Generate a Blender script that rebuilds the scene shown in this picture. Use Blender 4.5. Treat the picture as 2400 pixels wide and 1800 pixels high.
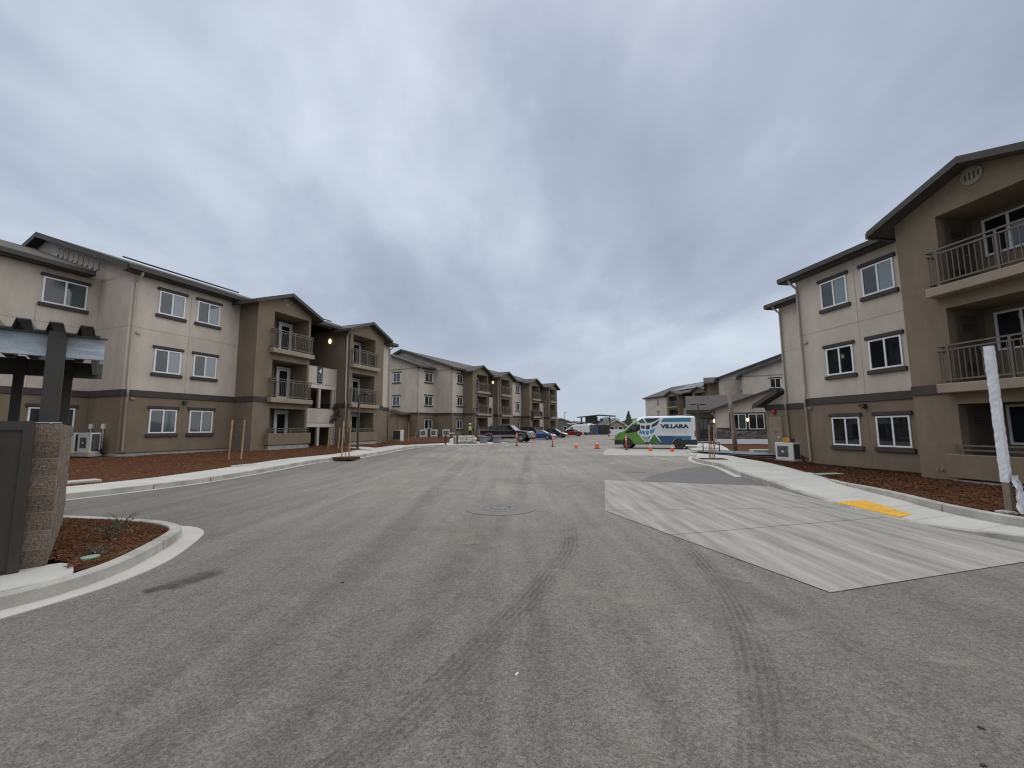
import bpy, bmesh, math, random
from mathutils import Vector, Matrix
rad = math.radians
random.seed(11)
for o in list(bpy.data.objects): bpy.data.objects.remove(o)
sc = bpy.context.scene
col = sc.collection

# ------------------------------------------------------------------ camera
CAM_H = 1.65
PITCH, ROLL, LENS = rad(6.1), rad(0.4), 14.55
fw = Vector((0, math.cos(PITCH), math.sin(PITCH)))
up0 = Vector((0, -math.sin(PITCH), math.cos(PITCH)))
rt0 = Vector((1, 0, 0))
rt = rt0*math.cos(ROLL) - up0*math.sin(ROLL)
up = up0*math.cos(ROLL) + rt0*math.sin(ROLL)
cd = bpy.data.cameras.new('camera'); cam = bpy.data.objects.new('camera', cd); col.objects.link(cam)
mw = Matrix((rt, up, -fw)).transposed().to_4x4(); mw.translation = Vector((0, 0, CAM_H))
cam.matrix_world = mw
cd.sensor_width = 36.0; cd.lens = LENS; cd.clip_start = 0.05; cd.clip_end = 6000
sc.camera = cam

# ------------------------------------------------------------------ sky
SUN_EL, SUN_AZ = 70.0, 38.0        # high direction shared by the sky and the added wide fill lamp
w = bpy.data.worlds.new('World'); sc.world = w; w.use_nodes = True
nt = w.node_tree; nt.nodes.clear()
def N(t, typ, **kw):
    n = t.nodes.new(typ)
    for k, v in kw.items(): setattr(n, k, v)
    return n
out = N(nt, 'ShaderNodeOutputWorld'); bg = N(nt, 'ShaderNodeBackground')
sky = N(nt, 'ShaderNodeTexSky'); sky.sky_type = 'NISHITA'; sky.sun_disc = False
sky.sun_elevation = rad(SUN_EL); sky.sun_rotation = rad(SUN_AZ); sky.air_density = 1.0; sky.dust_density = 4.0
skys = N(nt, 'ShaderNodeVectorMath', operation='SCALE'); skys.inputs['Scale'].default_value = 0.10
nt.links.new(sky.outputs[0], skys.inputs[0])
tc = N(nt, 'ShaderNodeTexCoord'); sep = N(nt, 'ShaderNodeSeparateXYZ'); nt.links.new(tc.outputs['Generated'], sep.inputs[0])
def mth(op, a, b=None, clamp=False):
    n = N(nt, 'ShaderNodeMath', operation=op); n.use_clamp = clamp
    for i, x in enumerate((a, b)):
        if x is None: continue
        if isinstance(x, (int, float)): n.inputs[i].default_value = x
        else: nt.links.new(x, n.inputs[i])
    return n.outputs[0]
zc = mth('ADD', mth('MAXIMUM', sep.outputs[2], 0.0), 0.24)
px = mth('DIVIDE', sep.outputs[0], zc); py = mth('DIVIDE', sep.outputs[1], zc)
cmb = N(nt, 'ShaderNodeCombineXYZ'); nt.links.new(px, cmb.inputs[0]); nt.links.new(py, cmb.inputs[1])
def layer(sx, sy, rot, detail, rough, off, dist=0.0):
    mp = N(nt, 'ShaderNodeMapping'); mp.inputs['Scale'].default_value = (sx, sy, 1); mp.inputs['Rotation'].default_value = (0, 0, rad(rot)); mp.inputs['Location'].default_value = off
    nt.links.new(cmb.outputs[0], mp.inputs[0])
    nz = N(nt, 'ShaderNodeTexNoise'); nz.inputs['Scale'].default_value = 1.0; nz.inputs['Detail'].default_value = detail; nz.inputs['Roughness'].default_value = rough; nz.inputs['Distortion'].default_value = dist
    nt.links.new(mp.outputs[0], nz.inputs['Vector']); return nz.outputs['Fac']
SKYOFF = (0.3, 3.3, 0)
l1 = layer(1.15, 0.62, 5, 6, 0.55, (3.61, 4.17, 0), 0.4)
l2 = layer(3.6, 1.7, -6, 5, 0.58, (8.3, 4.7, 0), 0.4)
l3 = layer(0.55, 0.50, 0, 3, 0.5, SKYOFF)

nd = N(nt, 'ShaderNodeTexNoise'); nd.inputs['Scale'].default_value = 3.6; nd.inputs['Detail'].default_value = 5; nd.inputs['Roughness'].default_value = .5; nt.links.new(tc.outputs['Generated'], nd.inputs['Vector'])
s = mth('ADD', mth('ADD', mth('MULTIPLY', l1, 0.49), mth('MULTIPLY', l2, 0.15)), mth('MULTIPLY', l3, 0.36))
s = mth('ADD', mth('MULTIPLY', s, .78), mth('MULTIPLY', nd.outputs['Fac'], .22))
rmp = N(nt, 'ShaderNodeValToRGB'); nt.links.new(s, rmp.inputs[0])
e = rmp.color_ramp.elements
e[0].position = 0.38; e[0].color = (0.325, 0.37, 0.475, 1)
e[1].position = 0.62; e[1].color = (0.70, 0.775, 0.875, 1)
m = e.new(0.48); m.color = (0.425, 0.487, 0.61, 1)
hor = N(nt, 'ShaderNodeMapRange'); hor.inputs['From Min'].default_value = 0.0; hor.inputs['From Max'].default_value = 0.30; hor.inputs['To Min'].default_value = 0.72; hor.inputs['To Max'].default_value = 0.0
hor.interpolation_type = 'SMOOTHSTEP'
nt.links.new(sep.outputs[2], hor.inputs[0])
mh = N(nt, 'ShaderNodeMix', data_type='RGBA'); nt.links.new(hor.outputs[0], mh.inputs[0]); nt.links.new(rmp.outputs[0], mh.inputs[6]); mh.inputs[7].default_value = (0.57, 0.655, 0.755, 1)
mx = N(nt, 'ShaderNodeMix', data_type='RGBA'); mx.inputs[0].default_value = 0.93
nt.links.new(skys.outputs[0], mx.inputs[6]); nt.links.new(mh.outputs[2], mx.inputs[7])
nt.links.new(mx.outputs[2], bg.inputs[0]); bg.inputs[1].default_value = 0.635
nt.links.new(bg.outputs[0], out.inputs[0])

sl = bpy.data.lights.new('sun_fill', 'SUN'); sl.energy = 1.5; sl.angle = rad(150); sl.color = (1.0, 0.955, 0.885)  # near-hemispheric fill, added overhead to lift the facades
so = bpy.data.objects.new('sun_fill', sl); col.objects.link(so)
az = rad(SUN_AZ); el = rad(SUN_EL)
sd = Vector((math.sin(az)*math.cos(el), math.cos(az)*math.cos(el), math.sin(el)))
so.rotation_euler = sd.to_track_quat('Z', 'Y').to_euler(); so.location = (0, -5, 40)
sc.view_settings.view_transform = 'Standard'; sc.view_settings.look = 'None'
sc.view_settings.exposure = 0.68; sc.view_settings.gamma = 1.0; sc.view_settings.use_curve_mapping = False
sc.render.engine = 'CYCLES'
sc.cycles.pixel_filter_type = 'BLACKMAN_HARRIS'; sc.cycles.filter_width = 1.15; w.cycles.sampling_method = 'MANUAL'; w.cycles.sample_map_resolution = 512; sc.cycles.max_bounces = 5; sc.cycles.diffuse_bounces = 3; sc.cycles.glossy_bounces = 3; sc.cycles.transparent_max_bounces = 8; sc.cycles.caustics_reflective = False; sc.cycles.caustics_refractive = False

# ------------------------------------------------------------------ helpers
class MB:
    def __init__(s, T=None): s.v = []; s.f = []; s.T = T
    def add(s, p):
        if s.T: p = s.T(*p)
        s.v.append(tuple(p)); return len(s.v)-1
    def face(s, *pts): s.f.append([s.add(p) for p in pts]); return s
    def hexa(s, b, t):
        i = [s.add(p) for p in list(b)+list(t)]; n = len(b)
        s.f.append(i[:n][::-1]); s.f.append(i[n:])
        for k in range(n): s.f.append([i[k], i[(k+1) % n], i[n+(k+1) % n], i[n+k]])
        return s
    def box(s, x0, x1, y0, y1, z0, z1):
        return s.hexa([(x0, y0, z0), (x1, y0, z0), (x1, y1, z0), (x0, y1, z0)], [(x0, y0, z1), (x1, y0, z1), (x1, y1, z1), (x0, y1, z1)])
    def prism(s, poly, z0, z1):
        return s.hexa([(p[0], p[1], z0) for p in poly], [(p[0], p[1], z1) for p in poly])
    def ext(s, pts, d):     # extrude a 3d polygon by vector
        return s.hexa(pts, [(p[0]+d[0], p[1]+d[1], p[2]+d[2]) for p in pts])
    def tube(s, pts, r, seg=8, r1=None):
        P = [Vector(p) for p in pts]; rings = []; n = len(P)
        for k, p in enumerate(P):
            d = (P[min(k+1, n-1)]-P[max(k-1, 0)]).normalized()
            a = d.cross(Vector((0, 0, 1)) if abs(d.z) < .95 else Vector((1, 0, 0))).normalized(); b = d.cross(a)
            rr = r if r1 is None else r+(r1-r)*k/max(1, n-1)
            rings.append([s.add(tuple(p+a*rr*math.cos(2*math.pi*j/seg)+b*rr*math.sin(2*math.pi*j/seg))) for j in range(seg)])
        for k in range(n-1):
            for j in range(seg): s.f.append([rings[k][j], rings[k][(j+1) % seg], rings[k+1][(j+1) % seg], rings[k+1][j]])
        s.f.append(rings[0][::-1]); s.f.append(rings[-1]); return s
    def lathe(s, prof, seg=16, c=(0, 0, 0), ax='z', cap=True):
        rings = []
        for r, h in prof:
            ring = []
            for j in range(seg):
                a = 2*math.pi*j/seg; x, y = r*math.cos(a), r*math.sin(a)
                p = (x, y, h) if ax == 'z' else ((x, h, y) if ax == 'y' else (h, x, y))
                ring.append(s.add((c[0]+p[0], c[1]+p[1], c[2]+p[2])))
            rings.append(ring)
        for k in range(len(rings)-1):
            for j in range(seg): s.f.append([rings[k][j], rings[k][(j+1) % seg], rings[k+1][(j+1) % seg], rings[k+1][j]])
        if cap: s.f.append(rings[0][::-1]); s.f.append(rings[-1])
        return s
    def loft(s, secs, closed=True):
        R_ = [[s.add(p) for p in sec] for sec in secs]; n = len(R_[0])
        for k in range(len(R_)-1):
            for j in range(n if closed else n-1): s.f.append([R_[k][j], R_[k][(j+1) % n], R_[k+1][(j+1) % n], R_[k+1][j]])
        if closed: s.f.append(R_[0][::-1]); s.f.append(R_[-1])
        return s
    def mesh(s, name, bevel=0.0, smooth=False, normals=True):
        me = bpy.data.meshes.new(name); me.from_pydata(s.v, [], s.f)
        if normals or bevel:
            bm = bmesh.new(); bm.from_mesh(me)
            if normals: bmesh.ops.recalc_face_normals(bm, faces=bm.faces)
            if bevel:
                bmesh.ops.bevel(bm, geom=[e_ for e_ in bm.edges if len(e_.link_faces) == 2 and e_.calc_face_angle(0) > 0.6], offset=bevel, segments=1, affect='EDGES', clamp_overlap=True)
            bm.to_mesh(me); bm.free()
        if smooth:
            for p in me.polygons: p.use_smooth = True
        return me
    def build(s, name, m, parent=None, bevel=0.0, smooth=False, loc=None, normals=True):
        return place(name, s.mesh(name, bevel, smooth, normals), m, parent, loc)
def place(name, me, m, parent=None, loc=None, rz=0.0, sca=None):
    if m is not None and not me.materials: me.materials.append(m)
    o = bpy.data.objects.new(name, me); col.objects.link(o)
    if parent: o.parent = parent
    if loc: o.location = loc
    if rz: o.rotation_euler = (0, 0, rz)
    if sca: o.scale = sca
    return o
def tag(o, label, cat, group=None):
    o['label'] = label; o['category'] = cat
    if group: o['group'] = group
    return o
def thing(name, label, cat, loc=(0, 0, 0), rz=0.0, group=None):
    o = bpy.data.objects.new(name, None); o.empty_display_size = .3; col.objects.link(o); o.location = loc; o.rotation_euler = (0, 0, rz)
    return tag(o, label, cat, group)
def struct(o, kind='structure'): o['kind'] = kind; return o
def dup(root, loc, rz, label, group=None):
    def cp(o, par):
        c = o.copy(); col.objects.link(c)
        if par: c.parent = par
        for ch in kids.get(o.name, []): cp(ch, c)
        return c
    kids = {}
    for o in bpy.data.objects:
        if o.parent: kids.setdefault(o.parent.name, []).append(o)
    r = cp(root, None); r.location = loc; r.rotation_euler = (0, 0, rz); r['label'] = label
    if group: r['group'] = group
    return r
def text_mesh(body, size, extrude=0.004, bold=0.0):
    cu = bpy.data.curves.new('txt', 'FONT'); cu.body = body; cu.size = size; cu.extrude = extrude; cu.align_x = 'CENTER'; cu.offset = bold
    o = bpy.data.objects.new('txt', cu); col.objects.link(o)
    dg = bpy.context.evaluated_depsgraph_get(); dg.update()
    me = bpy.data.meshes.new_from_object(o.evaluated_get(dg)); bpy.data.objects.remove(o); return me
def ss(a, b, x):
    t = min(1, max(0, (x-a)/(b-a))); return t*t*(3-2*t)
def Zt(x, y): return (.14*ss(12, 38, y)+.16*ss(12, 24, y)*ss(-2, -8, x))*ss(5, 0, x)

# ------------------------------------------------------------------ materials
def mat(name, c, rough=.8, var=.12, vscale=1.5, bump=0.0, bscale=90, metal=0.0, c2=None, spec=.5, stretch=None, coat=0.0, fine=0.0, world=False, rot=0.0):
    m = bpy.data.materials.new(name); m.use_nodes = True; t = m.node_tree; b = t.nodes['Principled BSDF']
    b.inputs['Roughness'].default_value = rough; b.inputs['Metallic'].default_value = metal; b.inputs['Specular IOR Level'].default_value = spec
    b.inputs['Coat Weight'].default_value = coat; b.inputs['Coat Roughness'].default_value = .05
    if world:
        g = N(t, 'ShaderNodeNewGeometry'); vec = g.outputs['Position']
    else:
        g = N(t, 'ShaderNodeTexCoord'); vec = g.outputs['Object']
    mp = N(t, 'ShaderNodeMapping'); mp.inputs['Scale'].default_value = stretch or (1, 1, 1); mp.inputs['Rotation'].default_value = (0, 0, rot); t.links.new(vec, mp.inputs[0])
    c2 = c2 or tuple(x*(1-var*1.6) for x in c); c1 = tuple(min(.95, x*(1+var*.6)) for x in c)
    nz = N(t, 'ShaderNodeTexNoise'); nz.inputs['Scale'].default_value = vscale; nz.inputs['Detail'].default_value = 6; nz.inputs['Roughness'].default_value = .62
    t.links.new(mp.outputs[0], nz.inputs['Vector'])
    rp = N(t, 'ShaderNodeValToRGB'); rp.color_ramp.elements[0].position = .32; rp.color_ramp.elements[1].position = .68
    rp.color_ramp.elements[0].color = (*c2, 1); rp.color_ramp.elements[1].color = (*c1, 1)
    t.links.new(nz.outputs['Fac'], rp.inputs[0]); csock = rp.outputs[0]
    if fine:
        n3 = N(t, 'ShaderNodeTexNoise'); n3.inputs['Scale'].default_value = bscale*1.3; n3.inputs['Detail'].default_value = 3; t.links.new(vec, n3.inputs['Vector'])
        mr = N(t, 'ShaderNodeMapRange'); mr.inputs['From Min'].default_value = .3; mr.inputs['From Max'].default_value = .7; mr.inputs['To Min'].default_value = 1-fine; mr.inputs['To Max'].default_value = 1+fine; t.links.new(n3.outputs['Fac'], mr.inputs[0])
        vm = N(t, 'ShaderNodeVectorMath', operation='SCALE'); t.links.new(csock, vm.inputs[0]); t.links.new(mr.outputs[0], vm.inputs['Scale']); csock = vm.outputs[0]
    t.links.new(csock, b.inputs['Base Color'])
    if bump:
        n2 = N(t, 'ShaderNodeTexNoise'); n2.inputs['Scale'].default_value = bscale; n2.inputs['Detail'].default_value = 4; t.links.new(vec, n2.inputs['Vector'])
        bp = N(t, 'ShaderNodeBump'); bp.inputs['Strength'].default_value = bump; bp.inputs['Distance'].default_value = .02; t.links.new(n2.outputs['Fac'], bp.inputs['Height']); t.links.new(bp.outputs[0], b.inputs['Normal'])
    return m
def emit(name, c, s):
    m = bpy.data.materials.new(name); m.use_nodes = True; b = m.node_tree.nodes['Principled BSDF']
    b.inputs['Base Color'].default_value = (*c, 1); b.inputs['Emission Color'].default_value = (*c, 1); b.inputs['Emission Strength'].default_value = s; return m
K = {}
K['cream'] = mat('cream_stucco', (.55, .485, .415), .92, .13, .9, stretch=(1, 1, .45), bump=.45, bscale=55, fine=.07, spec=.2)
K['tan'] = mat('tan_stucco', (.214, .170, .121), .92, .13, .9, .45, 55, fine=.07, spec=.2, stretch=(1, 1, .45))
K['trim'] = mat('brown_trim', (.056, .046, .041), .85, .12, 2, .15, 90)
K['roof'] = mat('brown_roof_tile', (.062, .054, .049), .85, .22, 3, .4, 22, fine=.12)
K['fascia'] = mat('fascia_paint', (.046, .040, .034), .6, .10, 3)
K['pipe_cream'] = mat('pipe_cream', (.43, .37, .32), .55, .06, 2)
K['pipe_tan'] = mat('pipe_tan', (.235, .19, .145), .55, .06, 2)
K['white'] = mat('white_vinyl', (.78, .80, .82), .4, .05, 3)
K['joint'] = mat('joint_bead', (.30, .27, .245), .8, .05, 2)
K['joint_tan'] = mat('joint_bead_tan', (.15, .125, .10), .8, .05, 2)
K['screen'] = mat('insect_screen_pane', (.045, .053, .062), .18, .2, 3, spec=.7)
K['glass'] = mat('window_glass', (.012, .015, .018), .03, .2, 2, spec=.9)
K['blind'] = mat('pane_with_blind', (.19, .225, .245), .05, .12, 2, spec=.85, stretch=(1, 1, 22))
K['blindg'] = mat('pane_with_green_blind', (.055, .085, .08), .05, .2, 2, spec=.85, stretch=(1, 1, 22))
K['rail'] = mat('railing_paint', (.115, .098, .078), .5, .1, 5)
K['slab'] = mat('balcony_edge_stucco', (.30, .245, .185), .92, .08, 1, .3, 70)
K['door_tan'] = mat('tan_door_paint', (.24, .19, .13), .55, .05, 2)
K['dark_door'] = mat('closet_door', (.10, .082, .062), .6, .08, 2)
K['beam'] = mat('light_fascia', (.60, .55, .50), .7, .06, 1)
K['found'] = mat('foundation_concrete', (.36, .34, .30), .9, .15, 3, .3, 40)
K['solar'] = mat('solar_panel', (.012, .015, .026), .4, .2, 4, spec=.25)
K['navy'] = mat('navy_sign', (.022, .030, .055), .5, .05, 2)
K['whitep'] = mat('white_print', (.82, .82, .82), .5, .03, 2)
K['lampglow'] = emit('lamp_glow', (1.0, .80, .45), 1.5)
K['black'] = mat('black_metal', (.022, .021, .022), .45, .1, 4)
K['darkm'] = mat('dark_bronze_metal', (.040, .036, .033), .45, .1, 4)
K['gate'] = mat('dark_gate_metal', (.040, .034, .027), .42, .12, 1.2)
K['galv'] = mat('galvanised_steel', (.50, .55, .60), .42, .18, 3, .2, 30, metal=.35, stretch=(1, 1, 7))
K['deck'] = mat('roof_deck_edge', (.10, .115, .105), .5, .25, 5, metal=.3)
K['conc'] = mat('sidewalk_concrete', (.50, .488, .45), .9, .09, .9, .25, 80, fine=.05)
K['curb'] = mat('curb_concrete', (.43, .415, .37), .9, .22, 1.8, .3, 60, fine=.06)
K['grass_lid'] = mat('green_lid', (.26, .36, .28), .6, .1, 4)
K['greylid'] = mat('grey_lid', (.42, .42, .39), .8, .1, 4)
K['yellow'] = mat('tactile_yellow', (.72, .40, .045), .7, .10, 3, .1, 60)
K['iron'] = mat('cast_iron', (.155, .148, .135), .7, .2, 8, .5, 50)
K['wood'] = mat('stake_wood', (.42, .27, .16), .8, .2, 6, stretch=(1, 1, .15))
K['oldwood'] = mat('weathered_wood', (.27, .215, .165), .85, .25, 7, .4, 40, stretch=(1, 1, .15))
K['bark'] = mat('bark', (.13, .095, .075), .9, .25, 12, .5, 40)
K['rubber'] = mat('black_rubber', (.018, .018, .019), .75, .1, 10)
K['orange'] = mat('cone_orange', (.80, .105, .035), .5, .06, 5)
K['reflect'] = mat('reflective_white', (.75, .74, .70), .4, .05, 5)
K['acw'] = mat('white_sheet_metal', (.60, .60, .57), .4, .06, 3)
K['acd'] = mat('dark_grille', (.06, .062, .065), .5, .2, 10)
K['yellowl'] = mat('yellow_tag', (.75, .62, .04), .5, .05, 3)
K['chrome'] = mat('chrome', (.70, .71, .72), .12, .05, 3, metal=.9)
K['alloy'] = mat('alloy', (.50, .50, .51), .3, .08, 3, metal=.7)
K['tail'] = mat('red_lens', (.35, .012, .015), .15, .05, 3)
K['carglass'] = mat('car_glass', (.012, .016, .020), .03, .2, 2, spec=.95)
K['blackpl'] = mat('black_plastic', (.025, .025, .026), .6, .1, 6)
K['whitewrap'] = mat('white_wrap', (.70, .71, .74), .45, .10, 5, .6, 14)
K['block'] = [mat('split_face_block', (.200+.03*i, .153+.022*i, .117+.018*i), .95, .26, 26, 1.0, 55, fine=.25) for i in (-1, 0, 1)]
K['mortar'] = mat('mortar', (.29, .215, .175), .95, .15, 10, .4, 60)
K['stone'] = [mat('ledge_stone_%s' % n, c, .9, .2, 9, .7, 40) for n, c in (('grey', (.13, .12, .115)), ('brown', (.16, .13, .105)), ('light', (.24, .22, .20)), ('dark', (.085, .08, .08)))]
K['leafp'] = mat('purple_leaf', (.055, .018, .022), .7, .3, 9)
K['leafg'] = [mat('leaf_%s' % n, c, .7, .3, 5) for n, c in (('olive', (.075, .085, .040)), ('dark', (.040, .052, .030)), ('brown', (.10, .065, .045)), ('sage', (.13, .17, .12)))]
K['hivis'] = mat('hi_vis_vest', (.50, .72, .06), .7, .08, 8)
K['cloth'] = mat('dark_clothing', (.025, .027, .035), .85, .15, 8)
K['skin'] = mat('skin', (.36, .21, .15), .6, .06, 8)
K['hat'] = mat('white_hard_hat', (.80, .80, .78), .3, .03, 4)
def paint(name, c, rough=.28): return mat(name, c, rough, .03, 2, spec=.5, coat=.8)

# ground materials
def asphalt():
    m = bpy.data.materials.new('dusty_asphalt'); m.use_nodes = True; t = m.node_tree; b = t.nodes['Principled BSDF']; b.inputs['Roughness'].default_value = .93; b.inputs['Specular IOR Level'].default_value = .25
    g = N(t, 'ShaderNodeNewGeometry')
    def nz(scale, det, st=(1, 1, 1), rot=0., ro=.6, off=(0, 0, 0), dist=0.):
        mp = N(t, 'ShaderNodeMapping'); mp.inputs['Scale'].default_value = st; mp.inputs['Rotation'].default_value = (0, 0, rot); mp.inputs['Location'].default_value = off
        t.links.new(g.outputs['Position'], mp.inputs[0]); n = N(t, 'ShaderNodeTexNoise'); n.inputs['Scale'].default_value = scale; n.inputs['Detail'].default_value = det; n.inputs['Roughness'].default_value = ro; n.inputs['Distortion'].default_value = dist
        t.links.new(mp.outputs[0], n.inputs['Vector']); return n.outputs['Fac']
    def mr(a, f0, f1, t0, t1):
        n = N(t, 'ShaderNodeMapRange'); n.inputs[1].default_value = f0; n.inputs[2].default_value = f1; n.inputs[3].default_value = t0; n.inputs[4].default_value = t1; t.links.new(a, n.inputs[0]); return n.outputs[0]
    def mul(a, b_):
        n = N(t, 'ShaderNodeMath', operation='MULTIPLY'); t.links.new(a, n.inputs[0]); t.links.new(b_, n.inputs[1]); return n.outputs[0]
    big = mr(nz(.16, 4), .35, .68, .88, 1.14)
    streakA = mr(nz(1.0, 4, (2.2, .14, 1), rad(-20), .6), .34, .68, .90, 1.09)
    streakB = mr(nz(1.0, 4, (3.2, .2, 1), rad(12), .6, (5, 2, 0)), .36, .68, .92, 1.08)
    fine = mr(nz(120, 2), .25, .75, .55, 1.45)
    mid = mr(nz(17, 6, ro=.75), .3, .72, .78, 1.22)
    vo = N(t, 'ShaderNodeTexVoronoi'); vo.inputs['Scale'].default_value = 75; vo.inputs['Randomness'].default_value = 1.0; t.links.new(g.outputs['Position'], vo.inputs['Vector'])
    vs_ = N(t, 'ShaderNodeSeparateXYZ'); t.links.new(vo.outputs['Color'], vs_.inputs[0])
    peb = mr(vs_.outputs[0], 0.0, 1.0, .72, 1.28)
    blot = mr(nz(3.2, 5, (1, .7, 1), .3, .7, (7, 3, 0), .4), .3, .7, .90, 1.10)
    v = mul(mul(mul(mul(big, streakA), mul(streakB, fine)), mid), mul(peb, blot))
    # tone is paler mid-site, darker near the camera and along the left kerb
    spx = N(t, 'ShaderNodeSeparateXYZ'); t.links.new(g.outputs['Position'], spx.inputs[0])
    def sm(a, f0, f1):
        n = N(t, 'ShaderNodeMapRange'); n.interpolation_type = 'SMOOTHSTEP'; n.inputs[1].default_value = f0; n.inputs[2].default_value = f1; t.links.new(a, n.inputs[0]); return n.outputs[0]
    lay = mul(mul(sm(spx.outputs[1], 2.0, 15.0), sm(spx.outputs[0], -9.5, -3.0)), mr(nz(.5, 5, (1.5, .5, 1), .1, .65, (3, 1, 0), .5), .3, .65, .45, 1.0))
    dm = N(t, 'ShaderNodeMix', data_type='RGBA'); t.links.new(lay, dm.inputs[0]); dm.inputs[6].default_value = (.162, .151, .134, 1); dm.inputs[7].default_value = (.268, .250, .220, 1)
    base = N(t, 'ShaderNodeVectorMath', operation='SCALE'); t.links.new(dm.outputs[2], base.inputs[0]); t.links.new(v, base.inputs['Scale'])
    # dusty tan patches and pale scuffs
    dust = mr(nz(.75, 6, (1, .6, 1), .4, .65, (2, 9, 0), .6), .60, .76, 0, .55)
    mixd = N(t, 'ShaderNodeMix', data_type='RGBA'); t.links.new(mul(dust, mr(nz(9, 4), .3, .7, .3, 1)), mixd.inputs[0]); t.links.new(base.outputs[0], mixd.inputs[6]); mixd.inputs[7].default_value = (.27, .245, .21, 1)
    t.links.new(mixd.outputs[2], b.inputs['Base Color'])
    bp = N(t, 'ShaderNodeBump'); bp.inputs['Strength'].default_value = .55; bp.inputs['Distance'].default_value = .008; t.links.new(nz(110, 3), bp.inputs['Height']); t.links.new(bp.outputs[0], b.inputs['Normal'])
    return m
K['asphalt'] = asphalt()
K['padconc'] = mat('streaked_pad_concrete', (.345, .328, .298), .92, .20, 1.0, .25, 70, c2=(.205, .19, .168), stretch=(5.0, .42, 1), fine=.13, world=True, rot=rad(-38))
K['padfar'] = mat('plain_pad_concrete', (.40, .385, .35), .92, .12, .8, .2, 60, fine=.05, world=True)
K['asphalt_dark'] = mat('newer_asphalt', (.145, .143, .14), .93, .10, .8, .4, 110, fine=.2, world=True)
K['mulch'] = mat('bark_mulch', (.108, .050, .026), .97, .3, 7, .8, 60, spec=.08, c2=(.062, .026, .013), fine=.35, world=True)
K['chip'] = [mat('mulch_chip_%s' % n, c, .95, .3, 20, spec=.08) for n, c in (('red', (.15, .066, .034)), ('brown', (.105, .050, .027)), ('pale', (.25, .135, .08)))]
K['earth'] = mat('dry_earth', (.15, .14, .10), .97, .25, .06, .3, 3, world=True)
# ------------------------------------------------------------------ ground
def crom(P, n=5):
    Q = [tuple(p) for p in P]; o = []
    for i in range(len(Q)-1):
        p0 = Q[max(i-1, 0)]; p1 = Q[i]; p2 = Q[i+1]; p3 = Q[min(i+2, len(Q)-1)]
        for k in range(n):
            t = k/n
            o.append(tuple(.5*((2*b)+(c-a)*t+(2*a-5*b+4*c-d)*t*t+(3*b-a-3*c+d)*t**3) for a, b, c, d in zip(p0, p1, p2, p3)))
    o.append(Q[-1]); return o
def offs(P, d):                     # offset polyline to its left by d
    o = []
    for i in range(len(P)):
        a = Vector(P[max(i-1, 0)][:2]); b = Vector(P[min(i+1, len(P)-1)][:2]); t = (b-a).normalized()
        o.append((P[i][0]-t.y*d, P[i][1]+t.x*d))
    return o
def interp(tab, x):
    if x <= tab[0][0]: return tab[0][1]
    for (a, b), (c, d) in zip(tab, tab[1:]):
        if x <= c: return b+(d-b)*(x-a)/(c-a)
    return tab[-1][1]
def grid(name, m, us, vs, fn, smooth=True):
    b = MB(); ids = [[b.add(fn(u, v)) for v in vs] for u in us]
    for i in range(len(us)-1):
        for j in range(len(vs)-1): b.f.append([ids[i][j], ids[i+1][j], ids[i+1][j+1], ids[i][j+1]])
    return b.build(name, m, smooth=smooth)
def frange(a, b, n): return [a+(b-a)*i/n for i in range(n+1)]

def sroot(name):
    o = bpy.data.objects.new(name, None); o.empty_display_size = .2; col.objects.link(o); return struct(o)
g = MB(); g.face((-2500, -300, -.30), (2500, -300, -.30), (2500, 3500, -.30), (-2500, 3500, -.30)); struct(g.build('ground', K['earth'], normals=False))
ys = frange(-14, 60, 74)+frange(62, 150, 30)
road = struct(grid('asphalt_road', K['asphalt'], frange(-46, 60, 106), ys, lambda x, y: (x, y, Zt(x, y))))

def ribbon(name, m, A, B, hA, hB, parent, depth=.22, seg=None, gap=.012):
    """pieces of a raised ribbon between polylines A and B (top heights hA(i), hB(i)); one child object per piece"""
    n = len(A); seg = seg or n-1; i = 0; k = 0
    while i < n-1:
        j = min(n-1, i+seg); b = MB()
        def pt(P, q, h): return (P[q][0], P[q][1], h(P[q]))
        def lerp(a, c, t): return tuple(x+(y-x)*t for x, y in zip(a, c))
        ra = [pt(A, q, hA) for q in range(i, j+1)]; rb = [pt(B, q, hB) for q in range(i, j+1)]
        la = (Vector(ra[0])-Vector(ra[1])).length; lb = (Vector(ra[-1])-Vector(ra[-2])).length
        ra[0] = lerp(ra[0], ra[1], min(.4, gap/la)); rb[0] = lerp(rb[0], rb[1], min(.4, gap/la)); ra[-1] = lerp(ra[-1], ra[-2], min(.4, gap/lb)); rb[-1] = lerp(rb[-1], rb[-2], min(.4, gap/lb))
        secs = [[a, c, (c[0], c[1], c[2]-depth), (a[0], a[1], a[2]-depth)] for a, c in zip(ra, rb)]
        b.loft(secs); b.build(name, m, parent, bevel=0.012); i = j; k += 1

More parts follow.
